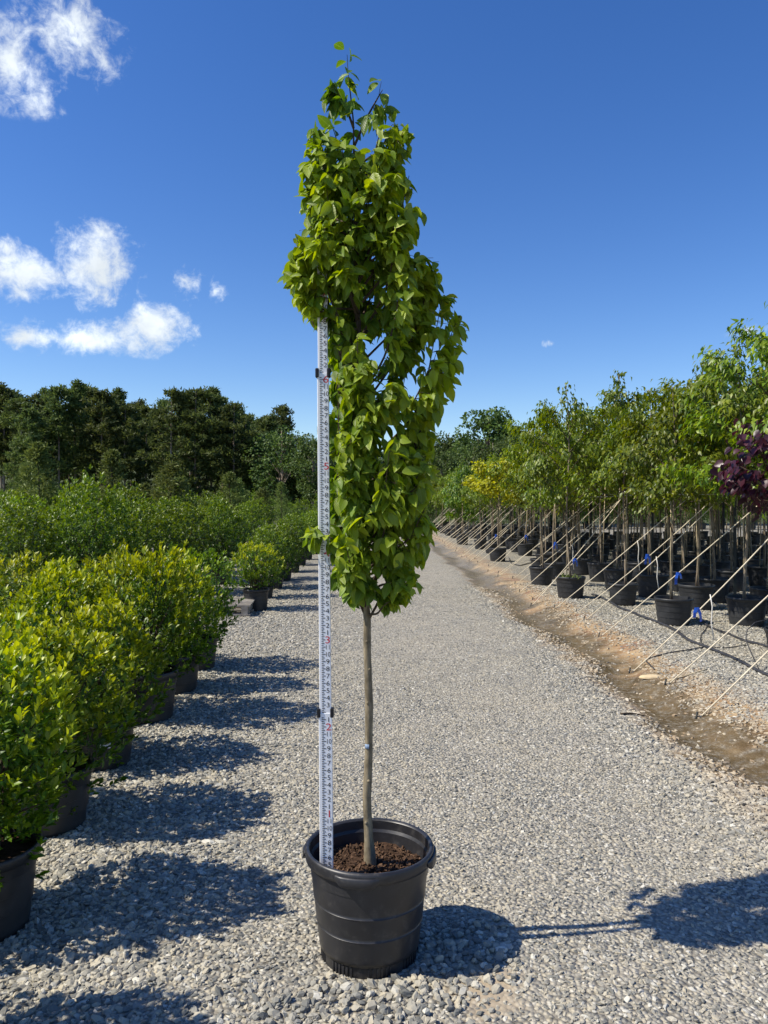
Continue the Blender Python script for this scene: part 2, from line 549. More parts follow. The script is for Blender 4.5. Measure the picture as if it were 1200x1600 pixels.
def scatter(name, mb_pts, scl, material, protos=7, label=None):
    n = len(mb_pts)
    me = bpy.data.meshes.new(name)
    me.vertices.add(n)
    me.vertices.foreach_set('co', mb_pts.astype(np.float32).ravel())
    rot = np.stack([rng.normal(0, .30, n), rng.normal(0, .30, n), rng.uniform(0, 6.283, n)], 1)
    for k, a in (('rot', rot), ('scl', scl)):
        me.attributes.new(k, 'FLOAT_VECTOR', 'POINT').data.foreach_set('vector', a.astype(np.float32).ravel())
    me.attributes.new('idx', 'INT', 'POINT').data.foreach_set('value', rng.integers(0, protos, n).astype(np.int32))
    me.materials.append(material)
    o = link(name, me)
    ng = bpy.data.node_groups.new(name + '_scatter', 'GeometryNodeTree')
    ng.interface.new_socket('Geometry', in_out='INPUT', socket_type='NodeSocketGeometry')
    ng.interface.new_socket('Geometry', in_out='OUTPUT', socket_type='NodeSocketGeometry')
    N, K = ng.nodes, ng.links
    gi, go = N.new('NodeGroupInput'), N.new('NodeGroupOutput')
    join = N.new('GeometryNodeJoinGeometry')
    for k in range(protos):
        ico = N.new('GeometryNodeMeshIcoSphere')
        ico.inputs['Radius'].default_value, ico.inputs['Subdivisions'].default_value = 1.0, 2 if k < 3 else 1
        sp = N.new('GeometryNodeSetPosition')
        nz = N.new('ShaderNodeTexNoise')
        nz.noise_dimensions = '4D'
        nz.inputs['W'].default_value, nz.inputs['Scale'].default_value, nz.inputs['Detail'].default_value = k * 3.7 + .4, .75, 1.5
        sub = N.new('ShaderNodeVectorMath')
        sub.operation = 'SUBTRACT'
        sub.inputs[1].default_value = (.5, .5, .5)
        mul = N.new('ShaderNodeVectorMath')
        mul.operation = 'SCALE'
        mul.inputs['Scale'].default_value = 2.6
        K.new(nz.outputs['Color'], sub.inputs[0])
        K.new(sub.outputs[0], mul.inputs[0])
        K.new(ico.outputs['Mesh'], sp.inputs['Geometry'])
        K.new(mul.outputs[0], sp.inputs['Offset'])
        flat = N.new('GeometryNodeSetShadeSmooth')
        flat.inputs['Shade Smooth'].default_value = False
        K.new(sp.outputs[0], flat.inputs[0])
        mt = N.new('GeometryNodeSetMaterial')
        mt.inputs['Material'].default_value = material
        K.new(flat.outputs[0], mt.inputs[0])
        g2i = N.new('GeometryNodeGeometryToInstance')
        K.new(mt.outputs[0], g2i.inputs[0])
        K.new(g2i.outputs[0], join.inputs[0])
    iop = N.new('GeometryNodeInstanceOnPoints')
    iop.inputs['Pick Instance'].default_value = True
    K.new(gi.outputs[0], iop.inputs['Points'])
    K.new(join.outputs[0], iop.inputs['Instance'])
    for nm, ty, sock in (('idx', 'INT', 'Instance Index'), ('rot', 'FLOAT_VECTOR', 'Rotation'), ('scl', 'FLOAT_VECTOR', 'Scale')):
        na = N.new('GeometryNodeInputNamedAttribute')
        na.data_type = ty
        na.inputs['Name'].default_value = nm
        K.new(na.outputs[0], iop.inputs[sock])
    K.new(iop.outputs[0], go.inputs[0])
    o.modifiers.new('scatter', 'NODES').node_group = ng
    return tag(o, label, 'gravel', kind='stuff')


def field(x0, x1, y0, y1, dens, lo, hi):
    n = int((x1 - x0) * (y1 - y0) * dens)
    x, y = rng.uniform(x0, x1, n), rng.uniform(y0, y1, n)
    keep = np.abs(x) < .60 * y + .7
    x, y = x[keep], y[keep]
    d = x - ditch_x(y) + .12 * np.sin(1.3 * y)
    inditch = np.exp(-(np.clip(np.abs(d - .33) - .12, 0, None) / .20) ** 2)
    onroad = np.clip((x + 1.0) / .8, 0, 1) * np.clip((1.9 - x) / .6, 0, 1)
    pr = (1 - .95 * inditch) * (1 - .22 * onroad)
    bare = np.hypot(x - .34, y - 2.52) < .11
    pr = np.where(bare, .45, pr)
    k = rng.uniform(0, 1, len(x)) < pr
    x, y, onroad = x[k], y[k], onroad[k]
    s = lo + (hi - lo) * rng.beta(1.6, 3.2, len(x))
    s *= 1 - .40 * onroad
    z = ground_z(x, y) + s * .10
    scl = np.stack([s * rng.uniform(.9, 1.35, len(s)), s * rng.uniform(.65, 1.0, len(s)), s * rng.uniform(.34, .66, len(s))], 1)
    return np.stack([x, y, z], 1), scl


parts = [field(-3.4, 3.6, 1.6, 4.6, 3700, .0065, .0225), field(-4.0, 5.0, 4.6, 8.0, 2200, .0075, .0215), field(-3.2, 8.6, 8.0, 15.0, 750, .010, .022)]
# bigger stones kicked up round the pot foot
a = rng.uniform(-.9, 2.2, 420)
a = -math.pi / 2 + a * .9
r = rng.uniform(.20, .52, 420)
x, y = -.05 + r * np.cos(a), 2.74 + r * np.sin(a)
s = rng.uniform(.0085, .0165, 420)
parts.append((np.stack([x, y, ground_z(x, y) + s * .45], 1), np.stack([s * 1.15, s * .95, s * .75], 1)))
pts = np.concatenate([q[0] for q in parts])
scl = np.concatenate([q[1] for q in parts])
hole = np.hypot(pts[:, 0] + .05, pts[:, 1] - 2.74) > .172
scatter('gravel', pts[hole], scl[hole], sm, label='loose grey and tan crushed stone covering the drive')

# ------------------------------------------------------------------ leaves
def leaf_template(kind):
    """verts in (along, across, normal), faces"""
    if kind == 'fine':
        u = np.array([0, .10, .28, .50, .70, .87, 1.0])
        hw = np.array([0, .17, .31, .335, .255, .125, 0])
        C = np.stack([u, 0 * u, -.22 * u ** 2], 1)
        Lf = np.stack([u[1:-1], hw[1:-1], -.22 * u[1:-1] ** 2 + .30 * hw[1:-1]], 1)
        Rt = Lf * [1, -1, 1]
        V = np.concatenate([C, Lf, Rt])
        T, Q = [], []
        for o, sgn in ((7, 1), (12, -1)):
            f = [(0, 1, o), (5, 6, o + 4)]
            q = [(k, k + 1, o + k, o + k - 1) for k in range(1, 5)]
            T += f if sgn > 0 else [x[::-1] for x in f]
            Q += q if sgn > 0 else [x[::-1] for x in q]
        return V, [np.array(T), np.array(Q)]
    if kind == 'heart':
        u = np.array([0, -.10, .12, .45, .78, 1.0])
        hw = np.array([0, .22, .44, .45, .24, 0])
        Lf = np.stack([u, hw, .22 * hw - .18 * u ** 2], 1)
        V = np.concatenate([Lf, (Lf * [1, -1, 1])[1:-1], [[.4, 0, -.03]]])
        ring = [0, 1, 2, 3, 4, 5, 9, 8, 7, 6]
        return V, [np.array([(10, ring[k], ring[(k + 1) % 10]) for k in range(10)])]
    if kind == 'mid':
        V = np.array([(0, 0, 0), (.30, .17, .05), (.30, 0, 0), (.30, -.17, .05), (.68, .19, .02), (.68, 0, -.04), (.68, -.19, .02), (1, 0, -.12)])
        return V, [np.array([(0, 2, 1), (0, 3, 2), (4, 5, 7), (5, 6, 7)]), np.array([(1, 2, 5, 4), (2, 3, 6, 5)])]
    if kind == 'long':
        V = np.array([(0, 0, 0), (.38, .15, .04), (.40, 0, -.04), (.38, -.15, .04), (1, 0, -.28)])
        return V, [np.array([(0, 2, 1), (0, 3, 2), (1, 2, 4), (2, 3, 4)])]
    if kind == 'flake':
        V = np.array([(0, 0, 0), (.5, .28, .06), (1, 0, -.1), (.5, -.28, .06)])
        return V, [np.array([(0, 3, 2, 1)])]
    if kind == 'needle':
        V = np.array([(0, -.10, 0), (0, .10, 0), (1, .03, .0), (1, -.03, 0)])
        return V, [np.array([(0, 3, 2, 1)])]


def basis(d, nrm):
    d = unit(d)
    side = unit(np.cross(nrm, d))
    return d, side, np.cross(d, side)


def add_leaves(mb, kind, P, d, nrm, size, tone, fresh, wide=1.0, uv=False):
    T, F = leaf_template(kind)
    d, side, n = basis(d, nrm)
    size = np.broadcast_to(np.asarray(size, float), (len(P),))
    V = P[:, None] + size[:, None, None] * (T[None, :, 0, None] * d[:, None] + wide * T[None, :, 1, None] * side[:, None] + T[None, :, 2, None] * n[:, None])
    m = len(T)
    off = (np.arange(len(P)) * m)[:, None, None]
    FF = [(f[None] + off).reshape(-1, f.shape[1]) for f in F]
    kw = dict(tone=np.repeat(tone, m), fresh=np.repeat(fresh, m))
    if uv:
        kw.update(lu=np.tile(T[:, 0], len(P)), lv=np.tile(T[:, 1], len(P)))
    mb.add(V.reshape(-1, 3), FF, **kw)
    return mb


def leaf_objects(parent, kind, P, d, nrm, size, tone, fresh, mat, wide=1.0, bins=8):
    """each leaf an object of its own, sharing a few leaf meshes"""
    key = np.argsort(tone + fresh)
    meshes = []
    for b in np.array_split(key, bins):
        mb = MB()
        add_leaves(mb, kind, np.zeros((1, 3)), np.array([[1., 0, 0]]), np.array([[0., 0, 1]]), [1.0], [float(np.mean(tone[b]))], [float(np.mean(fresh[b]))], wide, uv=True)
        meshes.append((mb.mesh('leaf', mat), b))
    d, side, n = basis(d, nrm)
    for me, b in meshes:
        for k in b:
            o = link('leaf', me, parent)
            m = np.eye(4)
            m[:3, 0], m[:3, 1], m[:3, 2], m[:3, 3] = d[k] * size[k], side[k] * size[k], n[k] * size[k], P[k]
            o.matrix_basis = Matrix(m.tolist())


def rnd_dir(n):
    return unit(rng.normal(size=(n, 3)))


def lumps(D, k=9, amp=.16, seed=0):
    r = np.random.default_rng(seed)
    c = unit(r.normal(size=(k, 3)))
    return 1 + amp * (np.exp(-((1 - D @ c.T) / .18)).max(1) * 1.6 - .7)


# ------------------------------------------------------------------ the potted hornbeam
TX, TY = -.052, 2.74
tree = thing('potted_tree', 'tall slender leafy green tree in a big black pot standing alone on the gravel drive', 'tree', (TX, TY, 0))
RT, RB, PH = .231, .170, .392


def wall_r(z):
    return RB + (RT - .012 - RB) * (z / PH) ** .9


prof = [(0, .012), (RB - .02, .012), None, (RB - .006, 0), (RB, .004), None, (RB + .002, .05), None, (RB - .003, .052), None]
zprev = .052
for z in (.140, .222, .300):
    prof += [(wall_r(q) - .001 + .0022 * (z - q) / (z - zprev), q) for q in np.linspace(zprev, z, 7)] + [None, (wall_r(z + .001) + .0012, z + .001), None]
    zprev = z + .001
prof += [(wall_r(q) + .0006, q) for q in (.32, .345)]
prof += [None, (RT - .010, .350), None, (RT - .003, .353), (RT, .366), (RT, .384), (RT - .004, PH), (RT - .012, PH), (RT - .017, .386), None, (RT - .018, .355), None, (RT - .024, .345), None]
prof += [(wall_r(q) - .006, q) for q in (.33, .30, .27, .22)]
pot = MB().bands(prof, 96).build('pot', M['pot'], tree)
for a in (-100, -10, 80, 170):                       # four grip tabs below the rim
    mb = MB()
    w_ = R(19)
    n = 18
    for k, (rr, zz) in enumerate([None] * 0):
        pass
    P_ = []
    for q in range(n + 1):
        f = q / n
        e = min(1, min(f, 1 - f) * 7)
        ang = R(a) - w_ + 2 * w_ * f
        c, s = math.cos(ang), math.sin(ang)
        out, low = RT + .002 + .0065 * e, .362 - .018 * e
        ring = [(RT - .004, .376), (out - .004, .380), (out, .374), (out + .001, low + .004), (out - .004, low), (RT - .008, low + .004)]
        P_.append([(r_ * c, r_ * s, z_) for r_, z_ in ring])
    Vv = np.array(P_).reshape(-1, 3)
    F_ = []
    for q in range(n):
        for k in range(6):
            F_.append((q * 6 + k, q * 6 + (k + 1) % 6, (q + 1) * 6 + (k + 1) % 6, (q + 1) * 6 + k))
    mb.add(Vv, np.array(F_))
    mb.build('handle', M['pot'], pot)
rib_me = MB().box((RB - .004, -.0024, .006), (RB + .0045, .0024, .046)).mesh('rib', M['pot'], False)
for k in range(72):
    if k % 9 < 6:
        o = link('rib', rib_me, pot)
        o.rotation_euler.z = k / 72 * 2 * math.pi
# bark mulch
SZ = .300
rr = np.linspace(0, 1, 26)
aa = np.arange(64) / 64 * 2 * np.pi
RR, AA = np.meshgrid(rr, aa, indexing='ij')
rad = RR * (wall_r(SZ) - .004)
Xs, Ys = rad * np.cos(AA), rad * np.sin(AA)
Zs = SZ + .022 * (1 - RR) ** 2 + .006 * np.sin(31 * Xs + 3) * np.sin(27 * Ys) + .004 * rng.normal(size=Xs.shape) + .012 * np.clip(RR - .8, 0, 1)
mb = MB()
i, j = np.meshgrid(np.arange(25), np.arange(64), indexing='ij')
i, j = i.ravel(), j.ravel()
mb.add(np.stack([Xs, Ys, Zs], -1).reshape(-1, 3), np.stack([i * 64 + j, (i + 1) * 64 + j, (i + 1) * 64 + (j + 1) % 64, i * 64 + (j + 1) % 64], 1))
soil = mb.build('soil', M['soil'], tree)
mm, t = newmat('bark_chip')
tn = t.n('ShaderNodeAttribute', attribute_name='tone').outputs['Fac']
finish(t, bsdf(t, t.mix(tn, (.030, .017, .011), (.165, .098, .058)), .9, .15))
n = 1500
r_ = np.sqrt(rng.uniform(0, 1, n)) * (wall_r(SZ) - .012)
a_ = rng.uniform(0, 6.283, n)
P = np.stack([r_ * np.cos(a_), r_ * np.sin(a_), SZ + .022 * (1 - r_ / .2) ** 2 + rng.uniform(-.002, .010, n)], 1)
mb = MB()
d = unit(rng.normal(size=(n, 3)) * [1, 1, .45])
nr = unit(rng.normal(size=(n, 3)) * .5 + [0, 0, 1])
d_, s_, n_ = basis(d, nr)
ln = rng.uniform(.006, .022, n)
for sg in (0,):
    T = np.array([(x, y, z) for z in (-.12, .12) for x, y in ((-.5, -.24), (.5, -.16), (.45, .22), (-.4, .2))])
    Vv = P[:, None] + ln[:, None, None] * (T[None, :, 0, None] * d_[:, None] + T[None, :, 1, None] * s_[:, None] + T[None, :, 2, None] * n_[:, None])
    F0 = np.array([(0, 3, 2, 1), (4, 5, 6, 7), (0, 1, 5, 4), (1, 2, 6, 5), (2, 3, 7, 6), (3, 0, 4, 7)])
    mb.add(Vv.reshape(-1, 3), (F0[None] + (np.arange(n) * 8)[:, None, None]).reshape(-1, 4), tone=np.repeat(rng.beta(1.3, 2.2, n), 8))
tag(mb.build('bark_chips', mm, soil, False), kind='stuff')


def tl(px, py, dy=0.0):
    """photo pixel on the tree's plane (plus dy in depth) in tree coordinates"""
    q = at(px, py, TY + dy)
    return q - np.array([TX, TY, 0])


trunk_px = [(579, 1362), (578, 1345), (577, 1310), (575, 1250), (576, 1180), (575, 1100), (573, 1010), (572, 965), (569, 920), (566, 850), (563, 760), (564, 680), (562, 600),
            (560, 520), (558, 440), (556, 360), (555, 290), (554, 240), (551, 190), (548, 150), (544, 115), (542, 86)]
trunk_r = [.026, .024, .0185, .0170, .0165, .0160, .0152, .0145, .0125, .0112, .0102, .0095, .0088, .0078, .0068, .0058, .0048, .0040, .0031, .0024, .0016, .0010]
TP = np.array([tl(x, y) for x, y in trunk_px])
TP[1:, 0] += .0030 * rng.normal(size=len(TP) - 1)
zs = np.linspace(TP[0, 2], TP[-1, 2], 120)
cen = np.stack([np.interp(zs, TP[:, 2], TP[:, 0]), .004 * np.sin(zs * 3.1), zs], 1)
rad = .92 * np.interp(zs, TP[:, 2], trunk_r) * (1 + .03 * np.sin(zs * 23) + .02 * rng.normal(size=120))
m_, t = newmat('hornbeam_trunk')
oc = objco(t)
mp = t.n('ShaderNodeMapping')
mp.inputs['Scale'].default_value = (1, 1, .18)
t.l(oc, mp.inputs[0])
n1, n2 = t.noise(mp.outputs[0], 60, 6, .65), t.noise(oc, 16, 4, .6)
c = t.mix(t.ramp(n1.outputs[0], .3, .7), (.135, .108, .068), (.30, .25, .165))
c = t.mix(t.math('MULTIPLY', t.ramp(n2.outputs[0], .42, .66), .65), c, (.085, .070, .044))
sp = t.n('ShaderNodeSeparateXYZ')
t.l(oc, sp.inputs[0])
c = t.mix(t.ramp(sp.outputs[2], 1.2, 1.9), c, (.060, .045, .032))
finish(t, bsdf(t, c, .8, .25, bump(t, n1.outputs[0], .5, .003)))
M['trunk'] = m_
trunk = MB().tube(cen, rad, 14).build('trunk', m_, tree)


def trunk_at(z):
    return np.array([np.interp(z, zs, cen[:, 0]), 0, z])


for z_, a_ in ((.62, -70), (.90, -110), (1.02, -60), (.47, -120), (1.12, -95), (.78, 20)):      # old pruning knots
    c0 = trunk_at(z_)
    rr = np.interp(z_, zs, rad)
    dv = np.array([math.cos(R(a_)), math.sin(R(a_)), .15])
    MB().tube([c0 + dv * rr * .7, c0 + dv * (rr + .0015), c0 + dv * (rr + .003)], [.006, .005, .002], 8).build('knot', M['trunk'], trunk)
tpz = at(571, 1165, TY)[2]
tr_ = float(np.interp(tpz, zs, rad))
MB().lathe([(tr_ * .9, -.008), (tr_ + .0012, -.007), (tr_ + .0012, .007), (tr_ * .9, .008)], 8, R(-150), R(-85)).build('tape_mark', plain('faded_blue_tape', (.22, .30, .42), .6, .3, .2, 60), trunk, loc=trunk_at(tpz))

# crown outline in photo rows: row, left, right
sil = np.array([(78, 528, 556), (110, 524, 575), (150, 522, 596), (192, 522, 602), (208, 486, 632), (250, 482, 634), (300, 480, 637), (350, 474, 652), (395, 468, 655), (430, 452, 676),
                (470, 458, 688), (495, 480, 724), (520, 506, 722), (560, 524, 712), (600, 514, 698), (650, 508, 688), (700, 512, 672), (750, 502, 668), (800, 508, 668), (845, 492, 668), (880, 510, 664), (915, 526, 648), (948, 556, 604)], float)


def side_r(py):
    """left and right reach from the leader in metres at photo row py"""
    c0 = np.interp(py, [q[1] for q in trunk_px[::-1]], [q[0] for q in trunk_px[::-1]])
    return (c0 - np.interp(py, sil[:, 0], sil[:, 1])) / FPX * TY, (np.interp(py, sil[:, 0], sil[:, 2]) - c0) / FPX * TY


branches = []      # polylines in tree coordinates


def branch(pts):
    pts = np.array(pts)
    tt = np.linspace(0, 1, len(pts))
    q = np.linspace(0, 1, 16)
    out = np.stack([np.interp(q, tt, pts[:, k]) for k in range(3)], 1)
    for _ in range(3):
        out[1:-1] = .25 * out[:-2] + .5 * out[1:-1] + .25 * out[2:]
    branches.append(out)


# shoots the photograph shows plainly (row on trunk, then way points with depth)
for st, way in ((968, [(556, 930, -.02), (546, 880, -.05), (538, 800, -.08), (530, 705, -.08)]), (972, [(592, 940, -.02), (600, 915, -.03), (622, 880, -.06), (645, 820, -.05)]),
                (955, [(560, 900, -.08), (556, 850, -.13), (545, 770, -.15)]), (900, [(610, 850, -.06), (640, 790, -.06), (648, 690, -.03), (662, 620, 0), (676, 545, .02), (690, 470, .02)]),
                (860, [(620, 760, .10), (660, 640, .10), (690, 560, .08), (716, 495, .05)]), (640, [(600, 590, 0), (620, 560, .02), (645, 500, .04), (650, 440, .03)]),
                (620, [(602, 560, -.10), (622, 480, -.14), (625, 400, -.12)]), (640, [(548, 585, -.05), (520, 520, -.08), (490, 460, -.10), (466, 428, -.10)]),
                (560, [(530, 500, -.08), (505, 440, -.10), (492, 385, -.10)]), (470, [(535, 400, -.05), (510, 300, -.05), (500, 205, -.03)]),
                (440, [(585, 370, -.02), (610, 290, -.02), (628, 218, 0)]), (320, [(545, 270, -.02), (530, 230, -.02), (520, 200, -.02)]),
                (880, [(545, 850, -.07), (515, 840, -.09), (492, 832, -.09)]), (930, [(600, 910, -.10), (630, 920, -.10), (645, 905, -.10)]),
                (700, [(540, 650, -.10), (528, 610, -.14), (522, 590, -.14)]), (690, [(590, 650, -.14), (610, 620, -.17), (618, 600, -.17)]),
                (960, [(590, 960, -.05), (600, 945, -.08), (612, 938, -.10)]), (230, [(575, 180, -.01), (592, 150, 0), (598, 140, 0)]), (200, [(540, 165, .0), (530, 150, 0), (527, 140, 0)]),
                (480, [(600, 430, -.05), (650, 400, -.05), (672, 425, -.05)]), (820, [(610, 790, -.14), (640, 770, -.16), (652, 760, -.16)]), (790, [(545, 760, -.14), (520, 740, -.16), (508, 735, -.16)])):
    branch([trunk_at(at(0, st, TY)[2])] + [tl(x, y, dy) for x, y, dy in way])
for k in range(108):
    st = 955 - (955 - 260) * ((k + rng.uniform(0, 1)) / 108)
    az = rng.uniform(0, 2 * math.pi)
    rise = rng.uniform(40, 190) * (0.6 if st < 350 else 1)
    tip = max(st - rise, 212)
    if math.cos(az) > .35 and 500 < tip < 690 and rng.uniform() < .55:
        continue
    l_, r2 = side_r(tip)
    reach = (r2 if math.cos(az) > 0 else l_) * abs(math.cos(az)) + .5 * (l_ + r2) * abs(math.sin(az)) * .95
    reach *= rng.uniform(.62, .95)
    b0 = trunk_at(at(0, st, TY)[2])
    e = trunk_at(at(0, tip, TY)[2]) + np.array([math.cos(az), math.sin(az), 0]) * reach
    mid = b0 + (e - b0) * .5 + np.array([math.cos(az), math.sin(az), 0]) * reach * .22 + [0, 0, -.02]
    branch([b0, mid, e])

LP, LD, LN, LS, LT, LB, twigs = [], [], [], [], [], [], []


def leaf_at(p, out, up=0.0, s=None, who=-1):
    out = np.array([out[0], out[1], 0])
    if np.linalg.norm(out) < 1e-4:
        out = np.array([rng.normal(), rng.normal(), 0])
    out = unit(out)
    LP.append(p)
    LD.append(unit(out * rng.uniform(.35, 1.0) + [0, 0, -rng.uniform(.25, 1.25) + up] + rng.normal(0, .32, 3)))
    LN.append(unit(out * .72 + [0, 0, .62] + rng.normal(0, .34, 3)))
    LS.append(s or rng.uniform(.032, .071))
    LT.append(rng.uniform(0, 1))
    LB.append(who)


for bi, b in enumerate(branches):
    rows_b = HZ + (H - b[:, 2]) * FPX / TY
    if bi != 12:                                      # shoots on the staff side grow round behind it
        b[:, 0] = np.where(rows_b > 500, np.maximum(b[:, 0], -.105), b[:, 0])
    ln_ = np.linalg.norm(np.diff(b, axis=0), axis=1).sum()
    nn = max(3, int(ln_ / .044) + 1)
    for q in range(nn):
        f = min(1.0, .22 + .78 * (q + rng.uniform(.2, 1.0)) / nn) if q < nn - 1 else 1.0
        x = f * (len(b) - 1)
        i0 = min(int(x), len(b) - 2)
        p0 = b[i0] + (b[i0 + 1] - b[i0]) * (x - i0)
        out = p0 - trunk_at(p0[2])
        ou = unit(np.array([out[0], out[1], .001]))
        for sgn in range(1 + (rng.uniform() < .75)):   # a short side shoot with its umbrella of leaves
            sd = unit(ou * .8 + unit(rng.normal(size=3)) * [.9, .9, .35])
            tw = rng.uniform(.02, .075) if f < .95 else .012
            p1 = p0 + sd * tw
            n0 = len(LP)
            m_ = rng.integers(4, 8)
            for u_ in range(m_):
                g_ = (u_ + .6) / m_
                side = unit(np.cross(sd, [0, 0, 1])) * (1 if u_ % 2 else -1)
                leaf_at(p0 + sd * tw * (.35 + .75 * g_) + rng.normal(0, .006, 3), sd * .6 + side * .75 + ou * .25, up=.6 if f > .95 else .05, who=bi)
            twigs.append((bi, p0, p1, n0, len(LP)))
# leaves of the leader itself
for z in np.linspace(at(0, 300, TY)[2], at(0, 80, TY)[2], 34):
    c0 = trunk_at(z)
    for _ in range(1 + (rng.uniform() < .4)):
        sd = unit(rng.normal(size=3) * [1, 1, .3])
        leaf_at(c0 + sd * rng.uniform(.006, .02), sd, up=.5, s=rng.uniform(.045, .066))
LP, LD, LN, LS, LT, LB = np.array(LP), np.array(LD), np.array(LN), np.array(LS), np.array(LT), np.array(LB)
# keep the slim outline the tree grew, and nothing through or hanging before the staff
mid_ = LP + LD * LS[:, None] * .55
row_ = HZ + (H - mid_[:, 2]) * FPX / TY
lim = np.array([side_r(q) for q in row_])
off_ = mid_[:, 0] - np.interp(mid_[:, 2], zs, cen[:, 0])
end_ = LP[:, 0] + LD[:, 0] * LS - np.interp(mid_[:, 2], zs, cen[:, 0])
tl_, tr2 = [-.010 + .020 * np.sin(mid_[:, 2] * 21 + ph) + .013 * np.sin(mid_[:, 2] * 47 + 2 * ph) + rng.exponential(.008, len(LP)) + np.where((LB >= 0) & (LB < 22), .022, 0) for ph in (.4, 2.1)]
okx = (off_ > -lim[:, 0] - tl_) & (off_ < lim[:, 1] + tr2) & (end_ > -lim[:, 0] - tl_ - .022) & (end_ < lim[:, 1] + tr2 + .022) & (np.abs(mid_[:, 1]) < .5 * lim.sum(1) + .04) & (row_ < 955)
tip_ = LP + LD * LS[:, None]
lo_x = np.minimum(LP[:, 0], tip_[:, 0]) - .012
lo_y = np.minimum(LP[:, 1], tip_[:, 1])
staff_hit = (lo_x < -.122) & (lo_y < -.05) & (row_ > 508) & (LB != 12)
keep_ = okx & ~staff_hit
for bi, b in enumerate(branches):
    mb = MB()
    mine = np.where((LB == bi) & keep_)[0]
    if not len(mine):
        continue
    top_z = LP[mine, 2].max()
    cut = b[:max(3, int(np.searchsorted(b[:, 2], top_z)) + 1)] if b[-1, 2] > b[0, 2] else b
    mb.tube(cut, np.linspace(min(.0062, .0022 + .006 * len(cut) / 16 * .5), .0011, len(cut)), 6)
    for tb, p0, p1, a0, a1 in twigs:
        if tb == bi and keep_[a0:a1].sum() >= 2:
            mb.tube([p0, (p0 + p1) / 2 + [0, 0, .004], p1], [.0012, .001, .0008], 3, cap=False)
    mb.build('branch', M['twig'], tree)
LP, LD, LN, LS, LT = LP[keep_], LD[keep_], LN[keep_], LS[keep_], LT[keep_]
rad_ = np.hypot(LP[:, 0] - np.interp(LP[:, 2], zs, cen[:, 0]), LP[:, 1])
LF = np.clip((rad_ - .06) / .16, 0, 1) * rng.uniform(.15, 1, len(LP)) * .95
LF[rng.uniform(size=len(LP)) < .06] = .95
front = np.argsort(LP[:, 1] - .6 * np.abs(LP[:, 0]) + rng.normal(0, .03, len(LP)))
pick, rest = front[:300], front[300:]
mb = MB()
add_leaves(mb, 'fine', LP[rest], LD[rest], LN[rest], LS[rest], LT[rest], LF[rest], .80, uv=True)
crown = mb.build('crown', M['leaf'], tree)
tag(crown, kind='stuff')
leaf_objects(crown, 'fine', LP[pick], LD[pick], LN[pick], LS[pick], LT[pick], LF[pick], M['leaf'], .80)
print('leaves on the tree', len(LP))

# ------------------------------------------------------------------ the measuring staff in the pot
SX, SY = at(511, 1350, 2.585)[0], 2.585
SXY = 2.66
SX, SY = at(511.5, 1360, SXY)[0], SXY
Z0 = H - (1405 - HZ) / FPX * SY               # zero of the scale
FT = 135.3 / FPX * SY
staff = thing('measuring_staff', 'white telescopic measuring staff with black inch numbers and red feet numbers standing in the pot', 'measuring staff', (SX, SY, 0))
staff.rotation_euler = (0, R(-.42), 0)
zc1, zc2, zt = H - (1113 - HZ) / FPX * SY, H - (583 - HZ) / FPX * SY, H - (397 - HZ) / FPX * SY
glyph = {}


def text_mesh(s):
    if s not in glyph:
        cu = bpy.data.curves.new('glyph', 'FONT')
        cu.body, cu.size, cu.align_x, cu.resolution_u = s, 1.0, 'CENTER', 3
        o = bpy.data.objects.new('glyph', cu)
        me = bpy.data.meshes.new_from_object(o)
        V = np.array([v.co[:] for v in me.vertices])
        V[:, 1] -= (V[:, 1].min() + V[:, 1].max()) / 2
        glyph[s] = (V, [np.array(list(pp.vertices))[None] for pp in me.polygons])
        bpy.data.objects.remove(o)
        bpy.data.curves.remove(cu)
        bpy.data.meshes.remove(me)
    return glyph[s]


def stamp(mb, s, x, z, h, y, sx=1.0):
    V, F = text_mesh(s)
    V = V * (h / .72)
    mb.add(np.stack([x + V[:, 0] * sx, np.full(len(V), y), z + V[:, 1]], 1), F)


for k, (za, zb, wd) in enumerate(((SZ - .03, zc1, .0460), (zc1 - .012, zc2, .0405), (zc2 - .012, zt, .0345))):
    th = .020 - .004 * k
    y0 = -th / 2
    s_ = MB().box((-wd / 2, y0, za), (wd / 2, th / 2, zb))
    sec = s_.build('staff_section', M['staff'], staff, False)
    bv = sec.modifiers.new('edge', 'BEVEL')
    bv.width, bv.segments = .002, 2
    ticks, num, red = MB(), MB(), MB()
    yk = y0 - .0006
    q0, q1 = math.ceil((max(za + .012, Z0) - Z0) / (FT / 48)), int((zb - .004 - Z0) / (FT / 48))
    for q in range(q0, q1):
        z = Z0 + q * FT / 48
        x0 = -wd * .28
        lw = wd * (.34 if q % 4 == 0 else .26 if q % 2 == 0 else .17)
        ticks.add([(x0, yk, z - .0013), (x0 + lw, yk, z - .0013), (x0 + lw, yk, z + .0013), (x0, yk, z + .0013)], np.array([(0, 1, 2, 3)]))
    for q in range(math.ceil((max(za + .02, Z0) - Z0) / (FT / 12)), int((zb - .010 - Z0) / (FT / 12)) + 1):
        z = Z0 + q * FT / 12
        if q % 12 == 0:
            stamp(red, str(q // 12), wd * .25, z, .0255, yk, 1.25)
        else:
            stamp(num, str(q % 12), wd * .25, z, .0172, yk, .85 if q % 12 > 9 else 1.15)
    for nm, m3, mat in (('tick_marks', ticks, M['ink']), ('inch_numbers', num, M['ink']), ('feet_numbers', red, M['red_ink'])):
        if m3.n:
            tag(m3.build(nm, mat, sec, False), kind='stuff')
